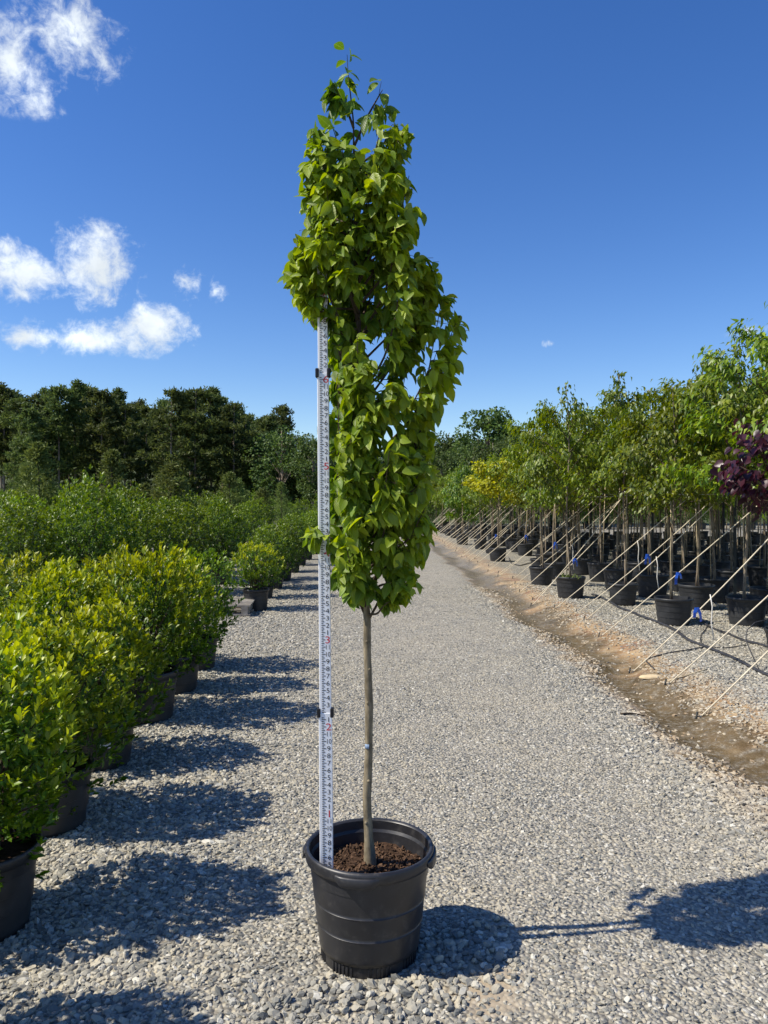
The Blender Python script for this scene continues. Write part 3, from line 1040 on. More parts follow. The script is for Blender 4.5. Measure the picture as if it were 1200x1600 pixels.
for zc, wd in ((zc1, .0460), (zc2, .0405)):
    for sx in (-1, 1):
        c_ = MB().box((sx * wd / 2 - .006, -.014, zc - .016), (sx * wd / 2 + .006, .013, zc + .016)).build('clip', M['ink'], staff, False)
        bv = c_.modifiers.new('edge', 'BEVEL')
        bv.width, bv.segments = .003, 2


# ------------------------------------------------------------------ shrubs
def plain_pot(rt, rb, h, seg=24, rings=True):
    p_ = [(0, .01), (rb - .01, .01), None, (rb, .0), (rb + .002, .02), None]
    for f in (.3, .52, .72):
        rr = rb + (rt - .012 - rb) * f
        p_ += [(rr - .001, h * f - .003), None, (rr + .004, h * f), None] if rings else [(rr, h * f)]
    p_ += [(rt - .011, h - .045), None, (rt - .002, h - .042), (rt, h - .02), (rt, h - .004), (rt - .006, h), (rt - .014, h - .004), None, (rt - .016, h - .03), (rt - .02, h * .8)]
    return MB().bands(p_, seg)


def soil_disc(r, z, seg=24):
    mb = MB()
    n_ = 5
    q = np.linspace(0, 1, n_)
    prof_ = [(max(1e-4, r * f), z + .012 * (1 - f) + .004 * math.sin(f * 17)) for f in q[::-1]]
    return mb.lathe(prof_, seg)


def shrub_leaves(Rx, Rz, zc, base_z, shoots, per, llen, seed, droop=0.0, fresh_amt=1.0, up=.55, inner=.25):
    """tips of shoots on a lumpy ellipsoid; leaves crowd the outer third of each shoot"""
    g = np.random.default_rng(seed)
    D = unit(g.normal(size=(shoots, 3)) + [0, 0, .25])
    rr = lumps(D, 16, .26, seed) * np.where(g.uniform(size=shoots) < .06, g.uniform(1.06, 1.22, shoots), g.uniform(.82, 1.06, shoots))
    E = D * rr[:, None] * [Rx, Rx, Rz] + [0, 0, zc]
    B = np.array([0, 0, base_z])
    n_ = shoots * per
    e, dd = np.repeat(E, per, 0), np.repeat(D, per, 0)
    f = 1 - g.beta(1.0, 2.6, n_) * .42
    deep = g.uniform(size=n_) < inner
    f[deep] = g.uniform(.35, .75, deep.sum())
    C0 = np.array([0, 0, zc - Rz * .35])
    sdir = unit(unit(e - B) * .5 + dd * .25 + [0, 0, up])
    tip = e + sdir * 0
    P_ = tip + sdir * ((f - 1) * .28)[:, None]
    P_[deep] = (C0 + (e[deep] - C0) * f[deep][:, None])
    P_ += g.normal(0, llen * .12, (n_, 3))
    perp = g.normal(size=(n_, 3))
    perp = unit(perp - sdir * (perp * sdir).sum(1, keepdims=True))
    spread = .35 + 1.3 * (1 - f) / .42
    d_ = unit(sdir + perp * np.clip(spread, .3, 1.3)[:, None] + [0, 0, -droop])
    nrm = unit(sdir * .6 - perp * .6 * 0 + [0, 0, .5] + g.normal(0, .3, (n_, 3)))
    fr = np.clip((f - .80) / .16, 0, 1) * np.clip((e[:, 2] - zc) / Rz * .8 + .45, 0, 1) * np.repeat(g.uniform(.4, 1, shoots), per) * fresh_amt
    return P_, d_, nrm, llen * g.uniform(.7, 1.15, n_), g.uniform(0, 1, n_), np.clip(fr, 0, 1), E


def shrub_stems(E, base_z, n_, seed, r0=.008):
    g = np.random.default_rng(seed + 99)
    mb = MB()
    for e in E[g.permutation(len(E))[:n_]]:
        b0 = np.array([g.normal(0, .02), g.normal(0, .02), base_z])
        mb.tube([b0, b0 * .5 + e * .3 + [0, 0, .5 * (base_z + e[2]) * .35], b0 * .2 + e * .7 + [0, 0, .06], e], [r0, r0 * .7, r0 * .45, r0 * .2], 5, cap=False)
    return mb


def make_shrub(label, mat, Rx, Rz, zc, pot, shoots, per, llen, seed, tmpl='mid', wide=1.0, leafparts=0, group=None, fresh_amt=1.0, name='potted_shrub', **kw):
    o = thing(name, label, 'shrub', group=group)
    rt, rb, h = pot
    plain_pot(rt, rb, h).build('pot', M['pot_far'], o)
    soil_disc(rt - .024, h - .045).build('soil', M['soil'], o)
    P_, d_, n_, s_, tn_, fr_, E = shrub_leaves(Rx, Rz, zc, h - .04, shoots, per, llen, seed, fresh_amt=fresh_amt, **kw)
    shrub_stems(E, h - .05, 26, seed).build('stems', M['twig'], o)
    keep = np.ones(len(P_), bool)
    mb = MB()
    if leafparts:
        score = P_[:, 1] - .5 * P_[:, 0] - .35 * P_[:, 2]
        pk = np.argsort(score)[:leafparts * 3]
        pk = np.random.default_rng(seed).permutation(pk)[:leafparts]
        keep[pk] = False
    add_leaves(mb, tmpl, P_[keep], d_[keep], n_[keep], s_[keep], tn_[keep], fr_[keep], wide)
    cr = tag(mb.build('foliage', mat, o), kind='stuff')
    if leafparts:
        leaf_objects(cr, tmpl, P_[pk], d_[pk], n_[pk], s_[pk], tn_[pk], fr_[pk], mat, wide)
    return o


POT7 = (.215, .172, .315)
bright = [make_shrub('', M['shrub'], .335, .43, .625, POT7, 480, 13, .045, s, 'mid', 1.0) for s in (11, 12, 13)]
bright_far = [make_shrub('', M['shrub'], .36, .40, .66, POT7, 320, 11, .055, s, 'long', 1.3) for s in (21, 22)]


def place(proto, loc, rz, label, group=None, s=1.0, used=set()):
    o = proto
    if proto.name in used:
        o = copy_tree(proto)
    used.add(proto.name)
    o.location = (loc[0], loc[1], float(ground_z(loc[0], loc[1])) - .004 + (loc[2] if len(loc) > 2 else 0))
    o.rotation_euler.z = rz
    o.scale = (s, s, s) if np.isscalar(s) else s
    o['label'] = label
    if group:
        o['group'] = group
    elif 'group' in o:
        del o['group']
    return o


GA = 'rounded yellow-green shrubs in black pots edging the drive'
row0 = [(-1.56, 2.06, 1.0), (-1.56, 2.95, 1.0), (-1.68, 3.82, (1.0, 1.0, .95)), (-1.77, 4.75, (1.02, 1.02, .97)), (-1.76, 5.68, (1.04, 1.04, 1.17)), (-1.80, 6.55, 1.04)]
near1 = make_shrub('', M['shrub'], .345, .44, .63, POT7, 560, 13, .046, 31, 'mid', 1.0, leafparts=300)
near2 = make_shrub('', M['shrub'], .345, .44, .63, POT7, 560, 13, .046, 32, 'mid', 1.0, leafparts=300)
for k, (x, y, s) in enumerate(row0):
    pr = (bright[0], near1, near2, bright[1], bright[2], bright[0])[k]
    lab = ('yellow-green edging shrub three pots from the white-labelled pot, away from the pallet', 'yellow-green edging shrub two pots from the white-labelled pot, away from the pallet',
           'yellow-green edging shrub next to the white-labelled pot, away from the pallet', '', 'taller yellow-green edging shrub next to the white-labelled pot, towards the pallet',
           'yellow-green edging shrub between the taller one and the dark shrub closing the row')[k]
    if k == 3:
        lab = 'rounded yellow-green shrub edging the drive, a white label on its pot'
    o = place(pr, (x, y), rng.uniform(0, 6) if k not in (1, 2) else .2, lab, GA, s)
    if k == 3:
        a0 = -62
        MB().lathe([(.2045, .165), (.2085, .215), (.2055, .215), (.2020, .165)], 10, R(a0 - 9) - o.rotation_euler.z, R(a0 + 9) - o.rotation_euler.z).build('pot_label', M['white_tag'], o)
# dark leggy one that closes the row
o = make_shrub('dense dark green shrub in a black pot closing the row by the drive', M['dark_shrub'], .34, .46, .70, POT7, 420, 11, .045, 41, 'mid', 1.1, fresh_amt=.5)
place(o, (-1.83, 7.42), 1.0, o['label'])
LB = 'rounded yellow-green shrub in the block of potted shrubs behind the edging row'
GB = 'yellow-green shrubs filling the block behind the edging row'
k = 0
for r_i in range(1, 10):
    for c_i in range(16):
        x = -1.70 - .83 * r_i + rng.normal(0, .06)
        y = 2.55 + .89 * c_i + (.44 if r_i % 2 else 0) + rng.normal(0, .07)
        if y > 7.2 + .38 * r_i or x < -.56 * y - .45:
            continue
        pr = bright[(k * 2) % 3] if y < 6.6 else bright_far[k % 2]
        place(pr, (x, y), rng.uniform(0, 6.28), LB, GB, (rng.uniform(.9, 1.05), rng.uniform(.9, 1.05), rng.uniform(.82, 1.12)))
        k += 1
# the taller dark shrubs behind, and those strung along the drive farther on
dark = [make_shrub('', M['dark_shrub'], .50, .68, .98, POT7, 520, 11, .062, s, 'long', 1.6, up=.8, fresh_amt=.8) for s in (51, 52, 53)]
GD = 'tall dark green shrubs behind the yellow-green ones'
LD_ = 'tall dark green shrub in the rows behind the yellow-green shrubs'
k = 0
for yl in (10.9, 12.1, 13.5, 15.2, 17.4, 20.0, 23.5):
    x = -2.75 - .03 * (yl - 10) + rng.uniform(0, .6)
    if yl < 12:
        x -= 1.2
    while True:
        x -= rng.uniform(.85, 1.1)
        if x < -.56 * yl - .3:
            break
        place(dark[k % 3], (x, yl + rng.normal(0, .15)), rng.uniform(0, 6.28), LD_, GD, (1, 1, rng.uniform(.86, 1.16)))
        k += 1
small = make_shrub('low light green shrub in a black pot beside the grey wooden pallet', M['shrub'], .36, .33, .66, (.20, .165, .33), 300, 11, .048, 61, 'mid', 1.1)
place(small, (-1.95, 11.6), .4, small['label'])
GE = 'dark green shrubs in black pots along the farther drive edge'
for k, (y, s) in enumerate(((13.0, .80), (14.4, .86), (16.0, .83), (17.7, .90), (19.6, .86), (21.6, .92), (24.0, .9), (26.5, .95), (29.5, .9), (33, .95), (37, 1.0), (42, 1.0))):
    place(dark[(k + 1) % 3], (-2.02 - .018 * (y - 12), y), rng.uniform(0, 6.28), 'dark green shrub in a black pot along the drive edge beyond the pallet', GE, (s * .92, s * .92, s * .84))

for k in range(46):
    px = -30 + k * 28 + rng.uniform(-6, 6)
    Y_ = rng.uniform(45, 50)
    place(dark[k % 3], ((px - 600) / FPX * Y_, Y_), rng.uniform(0, 6.28), 'far dark green bush in the hedge line closing the nursery field', 'far bushes closing the nursery field', (1.35, 1.35, rng.uniform(.95, 1.3)))

# pallet lying between the shrubs
pal = thing('pallet', 'weathered grey wooden pallet lying between the potted shrubs by the drive', 'pallet', (-2.42, 11.15, float(ground_z(-2.4, 11.1))), rz=R(4))
for q in range(6):
    MB().box((-.5, -.42 + q * .155, .145), (.5, -.42 + q * .155 + .095, .167)).build('deck_board', M['wood'], pal, False)
for q in (-.46, 0, .42):
    MB().box((q - .045, -.42, .04), (q + .045, .45, .145)).build('stringer', M['wood'], pal, False)
for q in (-.42, .0, .355):
    MB().box((-.5, q, .018), (.5, q + .095, .04)).build('bottom_board', M['wood'], pal, False)


# pale conifers in the field
def conifer(seed, h=2.2, R0=.62):
    g = np.random.default_rng(seed)
    o = thing('potted_conifer', '', 'conifer')
    plain_pot(*POT7, seg=16, rings=False).build('pot', M['pot_far'], o)
    lean = g.normal(0, .07)
    MB().tube([(0, 0, .25), (lean * .4, 0, h * .6), (lean * 1.0, 0, h * .92), (lean * 2.2, .02, h)], [.025, .016, .007, .003], 6).build('trunk', M['twig'], o)
    P_, D_, S_, F_ = [], [], [], []
    for _ in range(210):
        f = g.uniform(0, 1) ** .85
        z = .35 + (h - .4) * f
        a = g.uniform(0, 6.28)
        r1 = R0 * (1 - f) ** .7 * g.uniform(.6, 1.05) + .05
        dv = np.array([math.cos(a), math.sin(a), .5])
        for q in np.linspace(.25, 1, 9):
            for _k in range(2):
                P_.append(np.array([lean * z / h, 0, z]) + dv * r1 * q + g.normal(0, .02, 3))
                D_.append(unit(dv + g.normal(0, .7, 3)))
                S_.append(g.uniform(.05, .10))
                F_.append(q * g.uniform(0, .6))
    P_, D_ = np.array(P_), np.array(D_)
    mb = MB()
    add_leaves(mb, 'flake', P_, D_, unit(g.normal(size=P_.shape) + [0, 0, .6]), np.array(S_), g.uniform(0, 1, len(P_)), np.array(F_), .55)
    tag(mb.build('crown', M['conifer'], o), kind='stuff')
    return o


cons = [conifer(71), conifer(72, 2.5), conifer(73, 2.0, .7)]
k = 0
for yl in (15.5, 19.0, 22.5, 27, 33, 40):
    x = -2.9
    while x > -.53 * yl:
        x -= rng.uniform(1.5, 2.6)
        place(cons[k % 3], (x, yl + rng.normal(0, .3)), rng.uniform(0, 6.28), 'pale feathery conifer with a thin leader among the dark shrubs', 'pale conifers in the nursery field', rng.uniform(.95, 1.2))
        k += 1


# ------------------------------------------------------------------ nursery trees on the other side of the drive
def grow_tree(seed, h=3.7, z1=1.45, Rc=.62, leaves=3600, llen=.088, kind='long', wide=1.45, stem_r=.020, lean=.05, droop=.55, nb=15, top=.45):
    """returns trunk MB, branch MB, leaf arrays; everything in the tree's own frame, pot at the origin"""
    g = np.random.default_rng(seed)
    z0 = .30
    zz = np.linspace(z0, h * .93, 14)
    cx = lean * ((zz - z0) / h) * 2 + .03 * np.sin(zz * 2.1 + g.uniform(0, 6))
    cy = .03 * np.sin(zz * 1.7 + g.uniform(0, 6))
    T_ = np.stack([cx, cy, zz], 1)
    trunk_ = MB().tube(T_, np.linspace(stem_r, .004, 14), 8)
    br = MB()
    P_, O_ = [], []
    polys = []
    for k in range(nb):
        f = (k + g.uniform(0, 1)) / nb
        zs_ = z1 - .15 + (h * .86 - z1) * f
        b0 = np.array([np.interp(zs_, zz, cx), np.interp(zs_, zz, cy), zs_])
        a = k * 2.399 + g.normal(0, .4)
        shape = math.sin(math.pi * min(1, .22 + .78 * f) ** .8) * (1 - top * f) + .28
        ln_ = Rc * shape * g.uniform(.75, 1.2)
        dv = np.array([math.cos(a), math.sin(a), 0])
        e = b0 + dv * ln_ + [0, 0, ln_ * g.uniform(.5, 1.1)]
        pl = np.array([b0, b0 + (e - b0) * .5 + [0, 0, .05], e, e + dv * ln_ * .25 - [0, 0, ln_ * .05]])
        br.tube(pl, [.009, .006, .0035, .002], 5, cap=False)
        polys.append(pl)
        for s in range(3):
            q = g.uniform(.35, .9)
            c0 = pl[0] + (pl[2] - pl[0]) * q
            a2 = a + g.choice([-1, 1]) * g.uniform(.5, 1.3)
            d2 = np.array([math.cos(a2), math.sin(a2), g.uniform(.1, .9)])
            p2 = np.array([c0, c0 + d2 * ln_ * .28, c0 + d2 * ln_ * .55 - [0, 0, .04]])
            br.tube(p2, [.004, .003, .0015], 4, cap=False)
            polys.append(p2)
    polys.append(T_[-5:])
    wts = np.array([np.linalg.norm(np.diff(p_, axis=0), axis=1).sum() for p_ in polys])
    which = g.choice(len(polys), leaves, p=wts / wts.sum())
    for w_i in which:
        pl = polys[w_i]
        x = (1 - g.beta(1, 1.8) * .85) * (len(pl) - 1)
        i0 = min(int(x), len(pl) - 2)
        p0 = pl[i0] + (pl[i0 + 1] - pl[i0]) * (x - i0)
        P_.append(p0 + g.normal(0, .062, 3))
    P_ = np.array(P_)
    out = P_ - np.stack([np.interp(P_[:, 2], zz, cx), np.interp(P_[:, 2], zz, cy), P_[:, 2]], 1)
    out = unit(out + g.normal(0, .05, out.shape))
    d_ = unit(out * g.uniform(.3, 1, (leaves, 1)) + [0, 0, -droop] + g.normal(0, .38, (leaves, 3)))
    nrm = unit(out * .5 + [0, 0, .8] + g.normal(0, .35, (leaves, 3)))
    rr = np.hypot(out[:, 0], out[:, 1])
    fr = np.clip(g.uniform(-.9, .8, leaves), 0, 1) * .8
    return trunk_, br, (P_, d_, nrm, llen * g.uniform(.7, 1.15, leaves), g.uniform(0, 1, leaves), fr)


def potted_tree(label, mat, seed, pot=(.25, .20, .36), stake=True, kind='long', wide=1.5, name='nursery_tree', leafparts=0, **kw):
    o = thing(name, label, 'tree')
    plain_pot(*pot).build('pot', M['pot_far'], o)
    soil_disc(pot[0] - .022, pot[2] - .05, 16).build('soil', M['soil'], o)
    tr, br, lv = grow_tree(seed, kind=kind, **kw)
    tk = tr.build('trunk', M['stem'], o)
    br.build('branches', M['twig'], o)
    sel = np.ones(len(lv[0]), bool)
    if leafparts:
        pk = np.argsort(lv[0][:, 0] + lv[0][:, 1])[:leafparts]
        sel[pk] = False
    mb = MB()
    add_leaves(mb, kind, *[q[sel] for q in lv], wide)
    cr = tag(mb.build('crown', mat, o), kind='stuff')
    if leafparts:
        leaf_objects(cr, kind, *[q[pk] for q in lv], mat, wide)
    if stake:
        g = np.random.default_rng(seed)
        MB().tube([(.05, -.03, .30), (.05 + g.normal(0, .05), -.03 + g.normal(0, .03), 1.9)], .0075, 6).build('stake', M['bamboo'], o)
    return o


protoA = [potted_tree('', M['tree'], 101, h=3.8, Rc=.70, droop=.75), potted_tree('', M['tree'], 102, h=3.6, Rc=.66, droop=.6), potted_tree('', M['tree'], 103, h=3.95, Rc=.74, leaves=4200),
          potted_tree('', M['tree'], 104, h=3.4, Rc=.62, z1=1.35, wide=1.7, llen=.078), potted_tree('', M['tree'], 105, h=3.85, Rc=.72, nb=20, leaves=4200, wide=1.6)]
G1 = 'nursery trees in the row of black pots facing the drive'
L1 = 'young green tree with slim pale trunk in the pot row facing the drive'
front_row = [(3.86, 10.15, 3, 1.0, 'young green tree in the front black pot that the thick drip hose passes'), (3.78, 12.05, 1, .93, 'young tree in the small black pot with a blue ribbon between two broad pots'),
             (3.12, 12.75, 0, 1.0, 'drooping-leaved green tree in a broad black pot near the drive, weeds in the pot'),
             (3.02, 14.6, 2, .95, 'young green tree leaning from a broad black pot pushed out towards the drive'),
             (3.62, 16.2, 4, .95, None), (3.66, 17.9, 1, .9, None), (4.05, 19.2, 3, .92, None),
             (3.42, 24.2, 0, .9, None), (3.34, 26.4, 3, .9, None), (3.28, 32.0, 2, .9, None), (3.2, 34.5, 1, .9, None), (3.15, 37, 0, .9, None), (3.1, 40, 3, .95, None), (3.0, 43.5, 2, .95, None), (2.95, 47, 4, 1.0, None)]
for k, (x, y, v, s, lab) in enumerate(front_row):
    o = place(protoA[v], (x, y), rng.uniform(0, 6.28), lab or L1, G1, s)
    if lab and 'weeds' in lab:
        weedy = o
G2 = 'nursery trees in the rows behind the front row'
for r_i in range(1, 20):
    y = 8.3 + rng.uniform(0, 1)
    while y < 44:
        x = 3.75 + .90 * r_i - .021 * (y - 10) + rng.normal(0, .10)
        if x < .53 * y + .9 and not (y > 34 and r_i > 6):
            tall = 1.0 + (.10 if (x > 4.2 and y < 16) else 0)
            place(protoA[rng.integers(0, 5)], (x, y), rng.uniform(0, 6.28), 'young green tree in a black pot in the rows behind the front row', G2, rng.uniform(.92, 1.06) * tall)
        y += rng.uniform(1.25, 1.75) * (1 if y < 25 else 1.35)
P_ = np.stack([rng.normal(0, .09, 60), rng.normal(0, .09, 60), np.full(60, .31)], 1)
mb = MB()
add_leaves(mb, 'long', P_, unit(rng.normal(size=(60, 3)) * [.5, .5, 0] + [0, 0, 1]), rnd_dir(60), rng.uniform(.05, .12, 60), rng.uniform(0, 1, 60), rng.uniform(0, .6, 60), .6)
tag(mb.build('weeds', M['bleached_pine'], weedy), kind='stuff')

yel = potted_tree('small tree with bright golden yellow leaves in the row facing the drive', M['yellow_leaf'], 111, h=3.0, z1=1.5, Rc=.70, leaves=4000, llen=.10, kind='mid', wide=1.5, droop=.3, top=.1, nb=16)
place(yel, (3.12, 20.9), .5, yel['label'])
weep = potted_tree('dense dark green tree leafy almost down to its pot beyond the golden tree', M['dark_shrub'], 112, h=3.3, z1=.75, Rc=.55, leaves=2600, llen=.12, kind='long', wide=1.6, droop=.9, top=.2, nb=22)
place(weep, (2.98, 29.0), .5, weep['label'])
pur = potted_tree('small tree with dark purple heart-shaped leaves beside the drip hose', M['purple_leaf'], 113, h=3.3, z1=1.35, Rc=.60, leaves=1500, llen=.085, kind='heart', wide=1.0, droop=.8, nb=19, lean=-.06, leafparts=220, stem_r=.016)
place(pur, (4.12, 7.7), 2.9, pur['label'], s=(1, 1, .98))
MB().box((-.0, -.035, 1.28), (.004, .0, 1.34)).build('tag', M['yellow'], pur, False)

# guy ropes from the ditch edge up to the trellis wire
ROPE_DX, ROPE_Z = 2.06, 1.74
anch = [(2.40, 5.86), (2.50, 6.78), (2.42, 7.52), (2.62, 9.3), (2.70, 10.3), (2.80, 11.1), (2.59, 11.6), (2.37, 12.3), (2.55, 13.1)]
y = 13.9
while y < 44:
    anch.append((ditch_x(y) + rng.uniform(.5, .8), y))
    y += rng.uniform(.65, 1.15)
GR = 'pale guy ropes slanting from the ditch edge to the trellis'
blue_on = {0: .42, 1: .50, 2: .36, 3: .45, 5: .5, 8: .4, 11: .45, 14: .5, 19: .4}
tails = {1: .55, 2: .43, 4: .5, 6: .6, 9: .5}
for k, (x, y) in enumerate(anch):
    lab = 'pale guy rope slanting from the ditch edge up to the trellis'
    if k in blue_on:
        lab = 'pale guy rope flagged with a blue ribbon, slanting from ditch edge to trellis'
    g0 = np.array([x, y, float(ground_z(x, y)) - .02])
    g1 = np.array([x + ROPE_DX + rng.normal(0, .16), y + rng.uniform(-.1, .6), ROPE_Z])
    o = thing('guy_rope', lab, 'rope', tuple(g0), 'pale guy ropes flagged with blue ribbons' if k in blue_on else GR)
    v = g1 - g0
    ff = np.linspace(0, 1, 9)
    MB().tube([v * f - np.array([0, 0, (.02 + .018 * (k % 3)) * math.sin(math.pi * f)]) for f in ff], 0.0062 if y < 20 else .0082, 6).build('line', M['rope'], o)
    MB().tube([(-.02, 0, -.05), (.0, 0, .02), (.012, 0, .075)], [.006, .007, .008], 6).build('peg', M['post'], o)
    if k in blue_on:
        c0 = v * blue_on[k]
        for s, ln_ in ((-.5, .10 + .05 * (k % 2)), (.6, .08 + .03 * (k % 3))):
            P0 = [c0 + np.array([s * .01, -.012, .0]), c0 + np.array([s * .05, -.016, -ln_ * .5]), c0 + np.array([s * .06, -.02, -ln_])]
            mb = MB()
            for q in range(2):
                aa_, bb_ = P0[q], P0[q + 1]
                wv = np.array([.017, .008 * (q + s), 0])
                th = np.array([0, .002, 0])
                mb.add([aa_ - wv, aa_ + wv, bb_ + wv, bb_ - wv, aa_ - wv + th, aa_ + wv + th, bb_ + wv + th, bb_ - wv + th],
                       np.array([(0, 1, 2, 3), (4, 7, 6, 5), (0, 4, 5, 1), (1, 5, 6, 2), (2, 6, 7, 3), (3, 7, 4, 0)]))
            mb.build('ribbon', M['blue'], o, False)
    if k in tails:
        c0 = v * tails[k]
        MB().tube([c0 + np.array([.0, -.012, .0]), c0 + np.array([.02, -.015, -.12]), c0 + np.array([.01, -.015, -.28]), c0 + np.array([.035, -.01, -.46])], .006, 5).build('loose_end', M['tail'], o)

# trellis: posts and wires along the rows
for k, (x, y) in enumerate(((5.06, 11.0), (4.62, 8.4), (5.0, 14.2), (4.75, 17.5), (4.65, 22.0), (4.5, 27.0), (4.4, 33.0), (6.5, 14.6), (6.4, 19.0), (7.9, 18.0))):
    o = thing('trellis_post', 'dark steel post carrying the trellis wire among the potted trees', 'post', (x, y, float(ground_z(x, y)) - .05), 'trellis posts among the potted trees')
    mb = MB().box((-.022, -.022, 0), (.022, -.016, 1.86)).box((-.003, -.0162, 0), (.003, .024, 1.86))
    mb.build('tee_bar', M['post'], o, False)
    for q in range(5):
        MB().box((-.008, -.030, .55 + q * .25), (.008, -.0215, .58 + q * .25)).build('stud', M['post'], o, False)
for k, (x0, zz) in enumerate(((2.4 + ROPE_DX + .05, ROPE_Z), (5.05, 1.80), (6.5, 1.80))):
    pts = [(x0 - .016 * (yy - 6) + .0, yy, zz + .012 * math.sin(yy * 1.1)) for yy in np.linspace(5, 46, 30)]
    tag(MB().tube(pts, .0045, 5).build('trellis_wire', M['wire']), 'long galvanised trellis wire running along the tree rows', 'wire', 'trellis wires along the tree rows')
for k, (yy, zz) in enumerate(((11.0, 1.83), (14.2, 1.83), (18.0, 1.83))):
    pts = [(xx, yy + .02, zz + .01 * math.sin(xx)) for xx in np.linspace(4.3, 10, 10)]
    tag(MB().tube(pts, .006, 5).build('cross_wire', M['wire']), 'galvanised cross wire spanning the tree rows at head height', 'wire', 'cross wires spanning the tree rows')


# drip hoses on the ground
def ground_pts(lst, up=.012, n_=40):
    q = np.array([at(px, py, H * FPX / (py - HZ)) for px, py in lst])
    tt = np.linspace(0, 1, len(q))
    s = np.linspace(0, 1, n_)
    X_, Y_ = np.interp(s, tt, q[:, 0]), np.interp(s, tt, q[:, 1])
    for _ in range(4):
        X_[1:-1] = .25 * X_[:-2] + .5 * X_[1:-1] + .25 * X_[2:]
        Y_[1:-1] = .25 * Y_[:-2] + .5 * Y_[1:-1] + .25 * Y_[2:]
    return np.stack([X_, Y_, ground_z(X_, Y_) + up], 1)


def hose(label, lst, r=.014, name='drip_hose'):
    tag(MB().tube(ground_pts(lst, r + .004), r, 8).build(name, M['hose']), label, 'hose')


hose('thick black drip hose curving over the gravel past the two pots with rings', [(925, 930), (955, 945), (985, 958), (1015, 970), (1045, 980), (1075, 1000), (1110, 1016), (1150, 1034), (1200, 1054), (1290, 1090)], .017)
hose('second black drip hose lying from the ringed pots towards the purple tree', [(1085, 968), (1105, 980), (1135, 990), (1165, 1004), (1200, 1014), (1300, 1040)], .014)
hose('thin black drip tube bent at an angle on the gravel', [(1022, 1048), (1012, 1036), (1008, 1031), (1040, 1027), (1075, 1022), (1100, 1012)], .007, 'drip_tube')
hose('thin black drip tube forming an open loop on the gravel', [(1110, 975), (1096, 990), (1094, 1002), (1105, 1011), (1130, 1012), (1165, 1009)], .006, 'drip_tube')
hose('thin black hose trailing between the farther pots', [(795, 872), (798, 880), (812, 884), (830, 880)], .012)
q0 = at(1166, 1030, 7.6)
lp = np.array([at(px, py, Y_) for px, py, Y_ in ((1188, 1050, 7.35), (1176, 1025, 7.4), (1165, 1000, 7.5), (1167, 985, 7.55), (1180, 972, 7.6), (1200, 968, 7.7))])
lp[0, 2] = float(ground_z(lp[0, 0], lp[0, 1])) + .006
tag(MB().tube(np.stack([np.interp(np.linspace(0, 5, 24), np.arange(6), lp[:, c_]) for c_ in range(3)], 1), .005, 6).build('drip_tube', M['hose']), 'thin black drip tube arching up into the purple tree\'s pot', 'hose')
# pale flat stone and two sticks by the ditch
pb = at(1018, 1057, H * FPX / (1057 - HZ))
g = MB()
D_ = unit(rng.normal(size=(60, 3)))
aa = np.arange(12) / 12 * 2 * np.pi
rg = 1 + .18 * np.sin(aa * 2 + 1) + .1 * rng.normal(size=12)
pr_ = [(1.0, .0), (1.03, .35), (.85, .8), (.4, 1.0)]
Vv = np.array([(np.cos(a) * r1 * rg[k] * .085, np.sin(a) * r1 * rg[k] * .055, z1 * .032) for r1, z1 in pr_ for k, a in enumerate(aa)] + [(0, 0, .033)])
F_ = [(l_ * 12 + k, l_ * 12 + (k + 1) % 12, (l_ + 1) * 12 + (k + 1) % 12, (l_ + 1) * 12 + k) for l_ in range(3) for k in range(12)]
g.add(Vv, [np.array(F_), np.array([(36 + k, 36 + (k + 1) % 12, 48) for k in range(12)])])
tag(g.build('flat_stone', plain('sandstone', (.58, .46, .28), .85, .2, .15, 12, .4), loc=(pb[0], pb[1], float(ground_z(pb[0], pb[1])) - .004)), 'pale tan flat stone lying at the edge of the muddy ditch', 'stone')
for lst, lab in ((([(1045, 1066), (1075, 1062), (1105, 1053)]), 'bleached grey stick lying beside the pale flat stone'), (([(970, 1117), (990, 1113), (1006, 1113)]), 'dark broken twig lying in the wet mud of the ditch')):
    tag(MB().tube(ground_pts(lst, .010, 9), np.linspace(.009, .005, 9), 6).build('stick', M['bamboo'] if 'grey' in lab else M['twig']), lab, 'stick')


